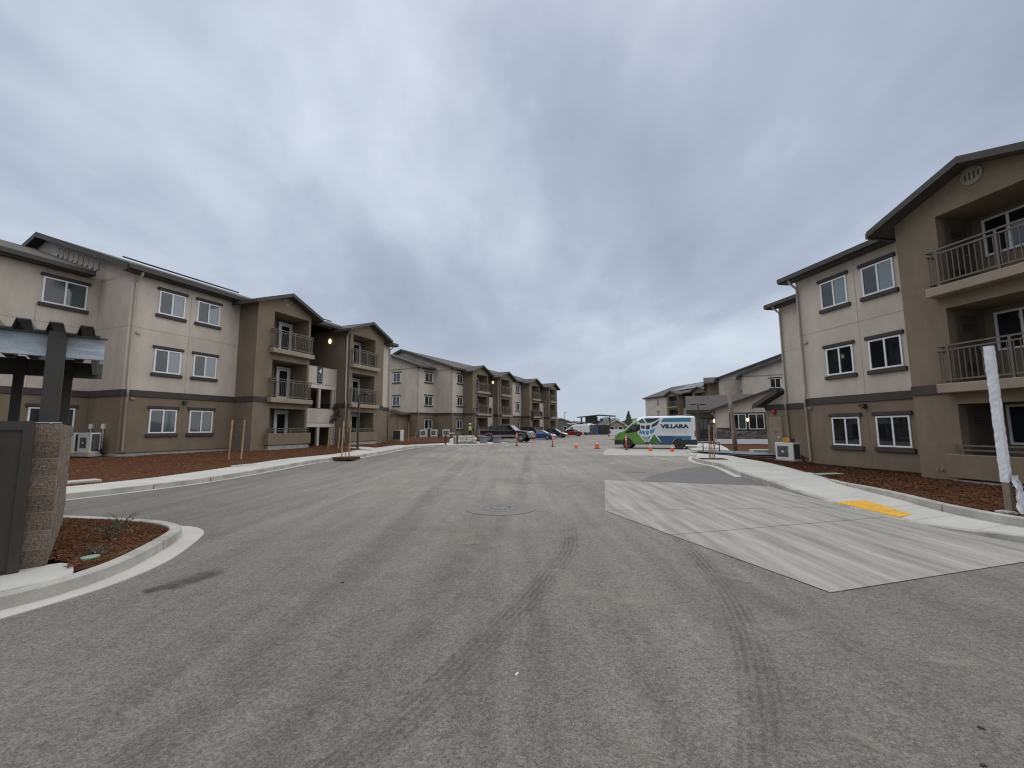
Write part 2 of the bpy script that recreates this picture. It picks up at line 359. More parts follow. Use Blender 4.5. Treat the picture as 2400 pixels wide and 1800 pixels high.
# --- left kerb and pavement
GL = crom([(-12.9, 6.2), (-10.77, 10.13), (-10.05, 11.91), (-9.61, 13.54), (-9.25, 16.5), (-8.95, 19.0), (-8.2, 20.6), (-7.75, 21.8), (-7.45, 24.5), (-7.3, 28.5), (-6.9, 31.4), (-5.9, 32.9), (-4.2, 34.2), (-2.3, 35.7), (-.7, 38.0), (-.35, 40.5)], 4)
kerbL = sroot('kerb')
ribbon('kerb_stone', K['curb'], offs(GL, .10), offs(GL, .25), lambda p: Zt(*p)+.15, lambda p: Zt(*p)+.15, kerbL, .3, 4)
gl = MB()
gl.loft([[(a[0], a[1], Zt(*a)+.006), (b_[0], b_[1], Zt(*b_)+.010)] for a, b_ in zip(offs(GL, -.06), offs(GL, .10))], closed=False); gl.build('gutter_pan', K['conc'], kerbL, normals=False)
walkL = sroot('pavement')
nW = 4*10+1
ribbon('paving_slab', K['conc'], offs(GL, .262)[:nW], offs(GL, 1.85)[:nW], lambda p: Zt(*p)+.142, lambda p: Zt(*p)+.155, walkL, .3, 2, .010)
def poly_slab(name, m, pts, parent=None, depth=.25, bevel=0.0):
    b = MB(); b.hexa([(x, y, z-depth) for x, y, z in pts], pts); return b.build(name, m, parent, bevel)
bulb = [(-7.05, 31.1), (-5.95, 33.1), (-4.25, 34.45), (-2.4, 35.95), (-.9, 38.2), (-.6, 40.4), (-2.6, 42.2), (-6.2, 38.6), (-8.6, 33.2)]
poly_slab('paving_slab', K['conc'], [(x, y, Zt(x, y)+.135) for x, y in bulb], walkL)

# --- left planting bed (rises to the buildings)
LA = Vector((-17.75, 18.75)); La = rad(69.1); Lu = Vector((math.cos(La), math.sin(La))); Ln = Vector((Lu.y, -Lu.x))
def toL(x, y): d = Vector((x, y))-LA; return d.dot(Lu), d.dot(Ln)
def frL(s, n): p = LA+Lu*s+Ln*n; return p.x, p.y
nbL = sorted([toL(*p) for p in offs(GL, 1.86)[:nW]])+[(21.0, 4.6), (26, 3.8), (31, 2.2), (36, 1.7), (70, 1.7)]
def bedL(x, y):
    s, n = toL(x, y); nb = interp(nbL, s); t = min(1, max(0, n/nb)); e_ = frL(s, nb)
    top = interp([(0, .50), (16, .54), (34, .58), (50, .62)], s)
    return top*(1-t)**1.0+(Zt(*e_)+.135)*t+.04*math.sin(3.1*t)*(1 if 0 < t < 1 else 0)
def fL(s, q):
    nb = interp(nbL, s); n = -9+(nb+9)*q; x, y = frL(s, n); j = .018*math.sin(7.3*x+3*y)+.015*math.sin(11*y-5*x) if q < .99 else 0
    return (x, y, bedL(x, y)+j)
struct(grid('mulch_bed', K['mulch'], frange(-14, 70, 168), [0, .3, .5, .56, .6, .64, .68, .72, .76, .8, .84, .88, .92, .96, 1.0], fL))

# --- near island with kerb
IS = crom([(-4.74, 3.92), (-4.55, 4.35), (-4.54, 4.98), (-4.76, 5.75), (-5.04, 6.45), (-5.26, 6.76), (-5.56, 6.98), (-6.0, 7.19), (-7.0, 7.45), (-8.3, 7.70), (-10.2, 7.95)], 5)
GO = crom([(-4.58, 3.72), (-4.40, 4.22), (-4.30, 4.74), (-4.39, 5.51), (-4.82, 6.59), (-5.12, 7.05), (-5.52, 7.32), (-6.0, 7.42), (-7.0, 7.56), (-8.3, 7.76), (-10.2, 8.0)], 5)
kerbI = sroot('island_kerb')
ribbon('kerb_stone', K['curb'], IS, offs(IS, .155), lambda p: .15, lambda p: .152, kerbI, .3, 16)
gi = MB(); gi.loft([[(a[0], a[1], .012), (b_[0], b_[1], .022), (b_[0], b_[1], -.1), (a[0], a[1], -.1)] for a, b_ in zip(GO, IS)]); gi.build('gutter_pan', K['conc'], kerbI)
poly_slab('gate_apron', K['conc'], [(-4.78, 3.93, .085), (-4.80, 3.55, .055), (-7.6, 1.2, .055), (-9.5, 3.0, .10), (-5.50, 4.72, .10), (-4.92, 4.18, .095)], kerbI, bevel=.01)
poly_slab('pillar_footing', K['conc'], [(-5.62, 4.62, .150), (-4.90, 4.10, .150), (-4.715, 4.40, .150), (-4.715, 4.62, .150), (-5.00, 4.90, .150), (-5.2, 4.95, .150)], kerbI, bevel=.01)
inn = offs(IS, .16)
ib = MB(); c0 = (-6.6, 6.1)
def iz(x, y): return .125+.03*math.sin(2.1*x+y)*math.sin(1.7*y)
isl_poly = inn[11:]+[(-9.0, 6.4), (-5.10, 4.95), (-4.86, 4.66)]
rings = []
for q in (1.0, .9, .75, .55, .3, .05):
    rings.append([ib.add((c0[0]+(x-c0[0])*q, c0[1]+(y-c0[1])*q, .118 if q == 1 else iz(c0[0]+(x-c0[0])*q, c0[1]+(y-c0[1])*q)+.025*(1-q))) for x, y in isl_poly])
for k in range(5):
    for j in range(len(isl_poly)): ib.f.append([rings[k][j], rings[k][(j+1) % len(isl_poly)], rings[k+1][(j+1) % len(isl_poly)], rings[k+1][j]])
ib.f.append(rings[-1]); struct(ib.build('island_mulch_bed', K['mulch'], smooth=True))

# --- right kerb, pavement with kerb ramp, bed
GR = crom([(9.6, 1.2), (8.2, 3.6), (7.15, 5.85), (6.78, 7.4), (6.86, 9.1), (7.1, 11.6), (7.54, 13.84), (8.17, 16.06), (8.55, 17.7), (8.62, 19.3), (9.1, 21.2), (10.1, 23.4), (10.9, 25.2), (12.0, 28.0), (13.3, 32), (14.6, 36)], 5)
BR = crom([(11.2, 1.6), (9.3, 4.0), (7.9, 6.1), (7.72, 7.4), (8.1, 9.0), (8.5, 11.0), (9.2, 12.6), (10.2, 15.7), (10.75, 18.0), (10.95, 19.6), (11.3, 21.4), (12.1, 23.4), (12.9, 25.2), (14.0, 28.0), (15.2, 32), (16.4, 36)], 5)
def hR(p):
    y = p[1]; return .15-.135*(ss(5.2, 7.3, y)*ss(12.0, 9.0, y))-.13*(ss(23.6, 25.0, y)*ss(29, 27.4, y))
kerbR = sroot('right_kerb')
ribbon('kerb_stone', K['curb'], GR, offs(GR, -.16), hR, hR, kerbR, .3, 5)
gr_ = MB(); gr_.loft([[(a[0], a[1], .006), (b_[0], b_[1], .010)] for a, b_ in zip(offs(GR, .22)[30:], GR[30:])], closed=False); gr_.build('gutter_pan', K['conc'], kerbR, normals=False)
walkR = sroot('right_pavement')
ribbon('paving_slab', K['conc'], offs(GR, -.172), BR, lambda p: hR(p)-.004, lambda p: .10+.05*ss(7, 11, p[1]) if p[1] < 24 else hR(p), walkR, .3, 3, .008)
ribbon('back_kerb', K['curb'], BR[:33], offs(BR, -.15)[:33], lambda p: .235-.08*ss(9.5, 12.8, p[1]), lambda p: .235-.08*ss(9.5, 12.8, p[1]), walkR, .35, 8)
for P in ([(12.3, 27.2), (13.4, 25.8), (14.8, 28.8), (16.8, 33.6), (18.0, 39.6), (16.8, 39.8), (15.6, 35.0), (14.2, 31.0)],):
    poly_slab('paving_slab', K['conc'], [(x, y, .165) for x, y in P], walkR)
RA = Vector((12.17, 17.19)); Ra = rad(280.5); Ru = Vector((math.cos(Ra), math.sin(Ra))); Rn = Vector((Ru.y, -Ru.x))
def frR(s, n): p = RA+Ru*s+Rn*n; return p.x, p.y
def toR(x, y): d = Vector((x, y))-RA; return d.dot(Ru), d.dot(Rn)
nbR = sorted([(toR(*p)) for p in offs(BR, -.02)])
def bedR(x, y):
    s, n = toR(x, y); nb = interp(nbR, s); t = min(1, max(0, n/max(.3, nb))); return .13*(1-t)+t*interp([(-8, .15), (3.0, .15), (7, .20), (20, .22)], s)+.03*math.sin(math.pi*t)
def fR(s, q):
    nb = interp(nbR, s); n = -14+(nb+14)*q; x, y = frR(s, n); j = .014*math.sin(6.3*x+3*y)+.012*math.sin(9*y-5*x) if q < .99 else 0
    return (x, y, bedR(x, y)+j)
struct(grid('right_mulch_bed', K['mulch'], frange(-26, 17, 120), [0, .3, .5, .6, .66, .7, .74, .78, .82, .86, .9, .94, .97, 1.0], fR))

# --- tactile ramp plates (yellow, raised domes)
def tactile(name, label, quad, nx, ny):
    me = thing(name, label, 'tactile plate', quad[0]); o = Vector(quad[0]); P = [Vector(q)-o for q in quad]
    b = MB(); b.hexa([tuple(p-Vector((0, 0, .02))) for p in P], [tuple(p) for p in P]); b.build('plate', K['yellow'], me)
    d = MB()
    for i in range(nx):
        for j in range(ny):
            u, v = (i+.5)/nx, (j+.5)/ny; c = (P[0]*(1-u)+P[1]*u)*(1-v)+(P[3]*(1-u)+P[2]*u)*v
            d.lathe([(.016, -.002), (.014, .004), (.007, .006)], 6, tuple(c))
    struct(d.build('domes', K['yellow'], me), 'stuff')
tactile('tactile_paving', 'yellow tactile plate in the near kerb ramp beside the concrete pad', [(6.92, 9.12, .028), (7.70, 9.10, .075), (7.46, 7.78, .058), (6.90, 7.62, .026)], 11, 18)
tactile('tactile_paving', 'small yellow tactile plate near the rear of the van', [(10.95, 25.0, .045), (11.75, 27.2, .045), (12.35, 27.0, .06), (11.55, 24.8, .06)], 10, 10)

# --- concrete pads on the road
def sheet(name, m, pts, z, parent, th=.0): b = MB(); b.face(*[(x, y, Zt(x, y)+z) for x, y in pts]); return b.build(name, m, parent, normals=False)
pad = struct(sheet('concrete_pad', K['padconc'], [(2.89, 13.25), (1.845, 8.47), (6.79, 8.66), (7.08, 11.73)][::-1], .008, None))
sheet('concrete_slab', K['padconc'], [(1.842, 8.455), (2.425, 6.565), (6.742, 7.70), (6.79, 8.645)], .008, pad)
sheet('concrete_slab', K['padconc'], [(2.43, 6.55), (3.15, 4.31), (7.55, 5.60), (6.75, 7.687)], .008, pad)
sheet('newer_asphalt_patch', K['asphalt_dark'], [(3.9, 12.95), (7.08, 11.80), (7.52, 13.84), (8.12, 16.06), (8.5, 17.9), (6.8, 16.8), (4.7, 14.4)], .004, road)
fp = struct(sheet('far_concrete_pad', K['padfar'], [(5.55, 25.4), (9.9, 23.6), (10.75, 25.2), (11.6, 27.6), (6.05, 27.9), (5.9, 27.3)], .006, None))
sheet('concrete_slab', K['padfar'], [(6.06, 27.95), (11.62, 27.65), (13.1, 31.8), (7.5, 33.0)], .006, fp)

# --- tyre marks, stains (dirt with its own shape on the asphalt)
def dirt_mat(name, c, ribs, strength):
    m = bpy.data.materials.new(name); m.use_nodes = True; t = m.node_tree; b = t.nodes['Principled BSDF']; b.inputs['Base Color'].default_value = (*c, 1); b.inputs['Roughness'].default_value = .95
    uv = N(t, 'ShaderNodeUVMap'); sp = N(t, 'ShaderNodeSeparateXYZ'); t.links.new(uv.outputs[0], sp.inputs[0])
    g = N(t, 'ShaderNodeNewGeometry'); nz = N(t, 'ShaderNodeTexNoise'); nz.inputs['Scale'].default_value = 3.2; nz.inputs['Detail'].default_value = 6; t.links.new(g.outputs['Position'], nz.inputs['Vector'])
    n2 = N(t, 'ShaderNodeTexNoise'); n2.inputs['Scale'].default_value = 90; t.links.new(g.outputs['Position'], n2.inputs['Vector'])
    def ma(op, a, b_, cl=False):
        n = N(t, 'ShaderNodeMath', operation=op); n.use_clamp = cl
        for i, x in enumerate((a, b_)):
            if isinstance(x, (int, float)): n.inputs[i].default_value = x
            else: t.links.new(x, n.inputs[i])
        return n.outputs[0]
    edge = ma('MULTIPLY', ma('MULTIPLY', sp.outputs[0], 4.0), ma('SUBTRACT', 1.0, sp.outputs[0]), True)
    ends = ma('MULTIPLY', ma('MULTIPLY', sp.outputs[1], 9.0, True), ma('MULTIPLY', ma('SUBTRACT', 1.0, sp.outputs[1]), 7.0, True))
    a = ma('MULTIPLY', edge, ends)
    if ribs:
        rb = ma('SINE', ma('MULTIPLY', sp.outputs[0], ribs*6.2832), 0); a = ma('MULTIPLY', ma('POWER', a, .35), ma('ADD', ma('MULTIPLY', rb, .38), .55))
    a = ma('MULTIPLY', a, ma('MULTIPLY', ma('SUBTRACT', nz.outputs['Fac'], .28), 2.6, True)); a = ma('MULTIPLY', a, ma('ADD', n2.outputs['Fac'], .5, True)); a = ma('MULTIPLY', a, strength, True)
    tr = N(t, 'ShaderNodeBsdfTransparent'); mxs = N(t, 'ShaderNodeMixShader'); t.links.new(a, mxs.inputs[0]); t.links.new(tr.outputs[0], mxs.inputs[1]); t.links.new(b.outputs[0], mxs.inputs[2])
    t.links.new(mxs.outputs[0], t.nodes['Material Output'].inputs[0]); return m
K['tyremark'] = dirt_mat('tyre_mark', (.085, .083, .078), 4.5, .42)
K['tyremark2'] = dirt_mat('faint_tyre_mark', (.085, .083, .078), 4.5, .20)
K['skid'] = dirt_mat('dusty_wheel_path', (.13, .125, .115), 0, .22)
K['stain'] = dirt_mat('oil_stain', (.055, .053, .049), 0, .8)
K['scuff'] = dirt_mat('pale_scuff', (.34, .305, .255), 0, .5)
zl = [.003]
def strip(name, m, pts, wd, z=None):
    zl[0] += .00035; z = zl[0]
    P = crom(pts, 8); A = offs(P, wd/2); B = offs(P, -wd/2); b = MB(); L = [0]
    for i in range(1, len(P)): L.append(L[-1]+(Vector(P[i])-Vector(P[i-1])).length)
    ids = [(b.add((a[0], a[1], Zt(*a)+z)), b.add((c[0], c[1], Zt(*c)+z))) for a, c in zip(A, B)]
    for i in range(len(ids)-1): b.f.append([ids[i][1], ids[i+1][1], ids[i+1][0], ids[i][0]])
    me = b.mesh(name, normals=False); ul = me.uv_layers.new(name='UVMap'); uvv = {}
    for i, (p, q) in enumerate(ids): uvv[p] = (0, L[i]/L[-1]); uvv[q] = (1, L[i]/L[-1])
    for lp in me.loops: ul.data[lp.index].uv = uvv[lp.vertex_index]
    return place(name, me, m, road)
tm = K['tyremark']
strip('tyre_mark', tm, [(2.62, 6.9), (2.42, 5.94), (2.17, 4.54), (1.91, 3.63), (1.61, 2.93), (1.22, 2.2), (.8, 1.5)], .26)
strip('tyre_mark', tm, [(.92, 7.2), (.78, 6.04), (.51, 5.16), (.14, 4.22), (-.18, 3.5), (-.5, 2.8), (-.86, 2.2), (-1.3, 1.5)], .27)
strip('tyre_mark', K['tyremark2'], [(.38, 4.9), (.27, 4.2), (.16, 3.5), (.10, 2.9)], .24)
strip('tyre_mark', K['tyremark2'], [(-1.1, 4.1), (-1.46, 3.38), (-1.79, 2.61), (-2.1, 2.0)], .30)
strip('tyre_mark', K['tyremark2'], [(-.35, 4.6), (-.62, 3.9), (-.95, 3.2), (-1.25, 2.6)], .22)
for pts, wd in (([(-2.5, 24), (-2.3, 16), (-2.0, 10), (-1.9, 5), (-2.1, 2)], .7), ([(1.0, 26), (.6, 18), (.2, 11), (-.5, 6), (-1.2, 2)], .5), ([(2.2, 5.0), (2.6, 3.4), (3.4, 1.8)], .4)):
    strip('wheel_path', K['skid'], pts, wd)
strip('oil_stain', K['stain'], [(-3.66, 4.50), (-3.60, 4.72), (-3.52, 4.95), (-3.40, 5.16)], .34)
strip('oil_stain', K['stain'], [(-3.80, 4.44), (-3.70, 4.56), (-3.58, 4.62)], .20)
for pts, wd in (([(.4, 4.6), (.75, 4.3), (1.2, 4.12), (1.5, 4.0)], .30), ([(1.95, 3.55), (2.2, 3.6), (2.6, 3.7)], .16), ([(-.9, 7.1), (-.75, 6.5), (-.5, 6.1)], .4), ([(.55, 2.5), (.62, 2.35), (.66, 2.2)], .12), ([(1.75, 2.45), (1.85, 2.35), (1.92, 2.25)], .10), ([(.0, 12.6), (1.2, 12.9), (2.6, 13.1)], .12), ([(-2.6, 11.2), (-1.8, 11.3), (-1.0, 11.5)], .2), ([(2.2, 4.9), (2.4, 4.7), (2.55, 4.55)], .14), ([(2.9, 3.1), (3.1, 3.05), (3.3, 3.1)], .12), ([(-1.3, 8.2), (-1.15, 7.6), (-.9, 7.2)], .18)):
    strip('pale_scuff', K['scuff'], pts, wd)
# manhole
K['collar'] = mat('patched_asphalt', (.19, .18, .164), .93, .1, 4, .4, 110, fine=.2)
mh_ = thing('manhole', 'round cast iron manhole cover in its asphalt collar mid road', 'manhole cover', (-.25, 8.83, Zt(-.25, 8.83)))
b = MB(); b.lathe([(.74, -.02), (.74, .008), (.40, .008), (.40, -.02)], 40, cap=False); b.build('collar', K['collar'], mh_)
b = MB(); b.lathe([(.395, -.02), (.395, .010), (.35, .010), (.35, .004)], 40, cap=False); b.build('frame_ring', K['iron'], mh_)
b = MB(); b.lathe([(.345, -.02), (.345, .009), (.05, .011), (.001, .011)], 36, cap=False)
for a in range(12):
    c, s_ = math.cos(a*math.pi/6), math.sin(a*math.pi/6); b.box(.2*c-.02, .2*c+.02, .2*s_-.02, .2*s_+.02, .01, .016)
b.build('cover', K['iron'], mh_)
cb = MB(); cb.lathe([(.42, -.02), (.42, .007), (.0, .010)], 28, cap=False); tag(cb.build('road_cover', K['iron'], loc=(4.6, 15.8, 0)), 'small dark round cover in the darker asphalt patch', 'utility cover')
# drain slot in the left kerb
dr = MB(); dr.box(-.17, .17, -.03, .10, .015, .10); o = dr.build('kerb_drain', K['black'], loc=(-10.055, 13.17-.02, .01)); o.rotation_euler = (0, 0, rad(72)); tag(o, 'black drain slot in the near left kerb face', 'drain')
# mulch chips, real pieces joined per bed
def chips(name, spots, zf, mats, n, size, up_=.0):
    per = {i: MB() for i in range(len(mats))}
    for _ in range(n):
        x, y = spots(); z = zf(x, y); a = random.uniform(0, math.pi); l = size*random.uniform(.5, 1.5); w_ = size*random.uniform(.10, .25); t = random.uniform(-.25, .35); c, s_ = math.cos(a), math.sin(a)
        q = per[random.choices(range(len(mats)), (5, 5, 1.1)[:len(mats)])[0]]
        pts = []
        for du, dv in ((-1, -1), (1, -1), (1, 1), (-1, 1)):
            pts.append((x+c*l*du-s_*w_*dv, y+s_*l*du+c*w_*dv, z+.008+l*t*(du+1)*.5+.004*dv))
        q.face(*pts)
    for i, q in per.items(): struct(q.build(name, mats[i], normals=False), 'stuff')
def inpoly(x, y, P):
    r = False; j = len(P)-1
    for i in range(len(P)):
        if (P[i][1] > y) != (P[j][1] > y) and x < (P[j][0]-P[i][0])*(y-P[i][1])/(P[j][1]-P[i][1])+P[i][0]: r = not r
        j = i
    return r
ip = [(c0[0]+(x-c0[0])*.99, c0[1]+(y-c0[1])*.99) for x, y in isl_poly]
def spI():
    while True:
        x, y = random.uniform(-9, -4.4), random.uniform(4.2, 8)
        if inpoly(x, y, ip): return x, y
chips('mulch_chips', spI, lambda x, y: iz(x, y)+.012, K['chip'], 12000, .018)
def spL():
    s = random.uniform(-6, 22); nb = interp(nbL, s); return frL(s, nb*random.random())
chips('mulch_chips', spL, lambda x, y: bedL(x, y)+.01, K['chip'], 14000, .035)
def spR():
    s = random.uniform(-6, 11); nb = interp(nbR, s); return frR(s, nb*random.random()*.985)
chips('mulch_chips', spR, lambda x, y: bedR(x, y)+.008, K['chip'], 26000, .019)
# ------------------------------------------------------------------ buildings
def win_meshes(w_, h_):
    x = w_/2; f = MB(); t = .055
    for a, b_, c, d in ((-x, x, 0, t), (-x, x, h_-t, h_), (-x, -x+t, t, h_-t), (x-t, x, t, h_-t), (-.028, .028, t, h_-t)): f.box(a, b_, -.03, .035, c, d)
    p = MB(); p.box(-x/2+.014+.0-(.5*(x-t-.028))/1+.0, 0, 0, 0, 0, 0) if False else None
    pw = (x-t-.028)/2
    p = MB(); p.box(-pw, pw, -.02, .012, 0, h_-2*t)
    l = MB(); l.box(-x-.09, x+.09, -.01, .075, 0, .125)
    s_ = MB(); s_.box(-x-.09, x+.09, -.01, .085, -.14, 0)
    return dict(frame=f.mesh('window'), pane=p.mesh('pane'), lintel=l.mesh('lintel', bevel=.008), sill=s_.mesh('sill', bevel=.008), w=w_, h=h_, t=t, px=.028+pw)
WIN = win_meshes(1.06, 1.05); WINW = win_meshes(1.37, 1.07); WINK = win_meshes(1.30, 1.30); WINT = win_meshes(.8, 1.05)
_mm = {}
def withmat(me, m):
    k = (me.name, m.name)
    if k not in _mm:
        c = me.copy(); c.materials.clear(); c.materials.append(m); _mm[k] = c
    return _mm[k]
class Bld:
    def __init__(s, name, label, A, ang, zb, k=1.0, mirror=False):
        s.sg = 1 if mirror else -1; s.k = k
        s.root = thing(name, label, 'building', (A[0], A[1], zb), rad(ang))
        s.T = lambda a, n, z: (a*k, s.sg*n*k, z*k)
    def mb(s): return MB(s.T)
    def bx(s, name, m, s0, s1, n0, n1, z0, z1, parent=None, bevel=0.0):
        return s.mb().box(s0, s1, n0, n1, z0, z1).build(name, m, parent or s.root, bevel)
    def rotf(s, facing):
        base = {'f': (0 if s.sg > 0 else math.pi), '-': math.pi/2, '+': -math.pi/2}
        return base[facing]
    def window(s, a, n, z, W=WIN, facing='f', panes=('screen', 'blind'), trim=True, trimm='trim'):
        loc = s.T(a, n, z); k = s.k
        o = place('window', withmat(W['frame'], K['white']), None, s.root, loc, s.rotf(facing), (k, k, k))
        for sx, pm in ((1, panes[0]), (-1, panes[1])):
            place('pane', withmat(W['pane'], K[pm]), None, o, (sx*W['px'], 0, W['t']))
        if trim:
            place('lintel', withmat(W['lintel'], K[trimm]), None, o, (0, 0, W['h']+.02)); place('sill', withmat(W['sill'], K[trimm]), None, o, (0, 0, -.02))
        return o
    def band(s, s0, s1, n, z0=2.36, z1=2.63, t=.05):
        s.bx('band', K['trim'], s0, s1, n-.01, n+t, z0, z1, bevel=.006)
    def bandside(s, a, n0, n1, d=-1, z0=2.36, z1=2.63, t=.05):
        s.bx('band', K['trim'], *((a-t, a+.01) if d < 0 else (a-.01, a+t)), n0, n1, z0, z1, bevel=.006)
    def pipe(s, a, n, ztop=7.62, zb=0.0, en=.45):
        r = .045
        s.mb().tube([(a, n+en, ztop+.05), (a, n+en-.06, ztop-.10), (a, n+.10, ztop-.30), (a, n+.065, ztop-.42), (a, n+.065, 2.9), (a, n+.12, 2.66), (a, n+.12, 2.30)], r, 8).build('downpipe', K['pipe_cream'], s.root, smooth=True)
        s.mb().tube([(a, n+.12, 2.32), (a, n+.075, 2.1), (a, n+.065, zb+.12), (a, n+.16, zb+.03)], r, 8).build('downpipe', K['pipe_tan'], s.root, smooth=True)
    def roofslab(s, name, pts, d, th=.17, m='roof', parent=None):
        """pts: polyline cross section (top line) of (n,z) ; extruded over s range d"""
        b = s.mb(); (s0, s1) = d
        P = [(s0, n, z) for n, z in pts]+[(s0, n, z-th) for n, z in reversed(pts)]
        b.ext(P, (s1-s0, 0, 0)); return b.build(name, K[m], parent or s.root)
    def gable_roof(s, s0, s1, n0, n1, ridge_n, z_e, slope, over=.45, end0=.4, end1=.4, th=.16):
        """main roof, ridge along s; n1 is the front wall plane, n0 the back"""
        zr = z_e+slope*(n1+over-ridge_n)
        r = s.roofslab('roof', [(n1+over, z_e), (ridge_n, zr)], (s0-end0, s1+end1), th)
        s.roofslab('roof_slope', [(ridge_n-.002, zr), (n0-over, zr-slope*(ridge_n-n0+over))], (s0-end0, s1+end1), th, parent=r)
        s.bx('gutter', K['fascia'], s0-end0, s1+end1, n1+over-.02, n1+over+.09, z_e-.22, z_e-.03, r, .01)
        s.bx('soffit', K['fascia'], s0-end0+.02, s1+end1-.02, n1, n1+over-.02, z_e-.26, z_e-.22, r)
        for se, d in ((s0-end0, -1), (s1+end1, 1)):
            b = s.mb(); P = [(se, n1+over, z_e-.24), (se, n1+over, z_e+.01), (se, ridge_n, zr+.02), (se, n0-over, zr-slope*(ridge_n-n0+over)), (se, n0-over, zr-slope*(ridge_n-n0+over)-.24), (se, ridge_n, zr-.24)]
            b.ext(P, (d*.04, 0, 0)); b.build('rake_board', K['fascia'], r)
        return r, zr
    def gable_end(s, a, d, n0, n1, ridge_n, z0, z_e, slope, m='cream', over=.45, th=.2):
        zr = z_e+slope*(n1+over-ridge_n)-.16; ze = z_e+slope*over-.16
        b = s.mb(); P = [(a, n1, z0), (a, n1, ze), (a, ridge_n, zr), (a, n0, zr-slope*(ridge_n-n0)), (a, n0, z0)]
        b.ext(P, (-d*th, 0, 0)); return b.build('gable_wall', K[m], s.root)
    def railing(s, s0, s1, n, zf, fine=True, low=False, nb=1.36):
        rl = s.mb(); t = .02
        if low:
            hs = (.12, .235); posts = 3; base = zf
        else:
            hs = (.10, .90, 1.02); posts = 3; base = zf
        for h in hs:
            rl.box(s0, s1, n-t, n+t, base+h-t, base+h+t)
            for a in (s0, s1): rl.box(a-t, a+t, nb-.06, n-t, base+h-t, base+h+t)
        for i in range(posts):
            a = s0+.26+(s1-s0-.52)*i/(posts-1); rl.box(a-.025, a+.025, n-.025, n+.025, base, base+hs[-1]+.001)
        r = rl.build('railing', K['rail'], s.root)
        if not low:
            if fine:
                bm_ = s.mb(); bm_.box(-.009, .009, -.009, .009, .12, .88); me = bm_.mesh('baluster'); me.materials.append(K['rail'])
                cnt = int((s1-s0)/.115)
                for i in range(1, cnt):
                    place('baluster', me, None, r, s.T(s0+(s1-s0)*i/cnt, n, base))
                for a in (s0, s1):
                    for q in (.33, .66): place('baluster', me, None, r, s.T(a, nb+(n-nb)*q, base))
            else:
                bb = s.mb(); cnt = int((s1-s0)/.15)
                for i in range(1, cnt): a = s0+(s1-s0)*i/cnt; bb.box(a-.01, a+.01, n-.01, n+.01, base+.1, base+.88)
                struct(bb.build('balusters', K['rail'], r), 'stuff')
        return r
    def bay(s, s0, s1, o0, o1, fine=True, style='door', F=1.36, vent=True, roofback=-4.5, door_side=1):
        tn = K['tan']; BK = .06
        s.bx('pier', tn, s0, o0, -.21, F, -.35, 7.62); s.bx('pier', tn, o1, s1, -.21, F, -.35, 7.62)
        s.bx('back_wall', tn, o0-.05, o1+.05, -.20, BK, 0, 7.6)
        for z0, z1 in ((2.06, 2.60), (4.68, 5.25), (7.32, 7.62)): s.bx('floor_slab', tn, o0, o1, -.19, F, z0, z1)
        s.bx('floor_slab', K['found'], o0, o1, -.2, F, -.3, .08)
        c = (s0+s1)/2; hw = (s1-s0)/2; pk = 8.46; ze = 7.56; sl = (pk-ze)/(hw+.45)
        b = s.mb(); b.ext([(s0, F-.2, 7.621), (s1, F-.2, 7.621), (s1, F-.2, ze+sl*.45-.1), (c, F-.2, pk-.12), (s0, F-.2, ze+sl*.45-.1)], (0, .2, 0)); b.build('gable_wall', tn, s.root)
        e = .45; r = None
        for d in (-1, 1):
            b = s.mb(); se = c+d*(hw+e)
            b.ext([(c, F+.42, pk), (se, F+.42, ze), (se, F+.42, ze-.16), (c, F+.42, pk-.16)], (0, roofback-F, 0)); q = b.build('bay_roof', K['roof'], s.root)
            b = s.mb(); b.ext([(c, F+.421, pk+.02), (se+d*.02, F+.421, ze+.01), (se+d*.02, F+.421, ze-.17), (c, F+.421, pk-.17)], (0, .04, 0)); b.build('rake_board', K['fascia'], q)
            s.bx('gutter', K['fascia'], *sorted((se, se+d*.09)), roofback*.0+.3, F+.42, ze-.2, ze-.02, q)
        if vent:
            b = s.mb(); b.lathe([(.23, F-.02), (.23, F+.03), (.19, F+.03), (.19, F+.012), (.0005, F+.012)], 24, (c, 0, 8.0), 'y', cap=False); v = b.build('gable_vent', K['slab'], s.root)
            for i in range(4): s.bx('slot', K['black'], c-.135+.09*i-.016, c-.135+.09*i+.016, F+.013, F+.016, 7.9 if i in (1, 2) else 7.93, 8.1 if i in (1, 2) else 8.07, v)
        a0, a1 = o0-.22, o1+.22
        for z0, z1 in ((2.36, 2.61), (5.02, 5.27)):
            s.bx('balcony_edge', K['slab'], a0, a1, F+.003, F+.32, z0, z1, bevel=.015)
            s.railing(a0+.06, a1-.06, F+.25, z1, fine)
        s.bx('low_wall', tn, a0, a1, F+.003, F+.28, .12, .735, bevel=.012); s.bx('low_wall_base', K['found'], a0+.08, a1-.08, F+.003, F+.22, -.3, .08)
        s.railing(a0+.1, a1-.1, F+.2, .735, fine, low=True)
        s.band(s0, a0, F); s.band(a1, s1, F)
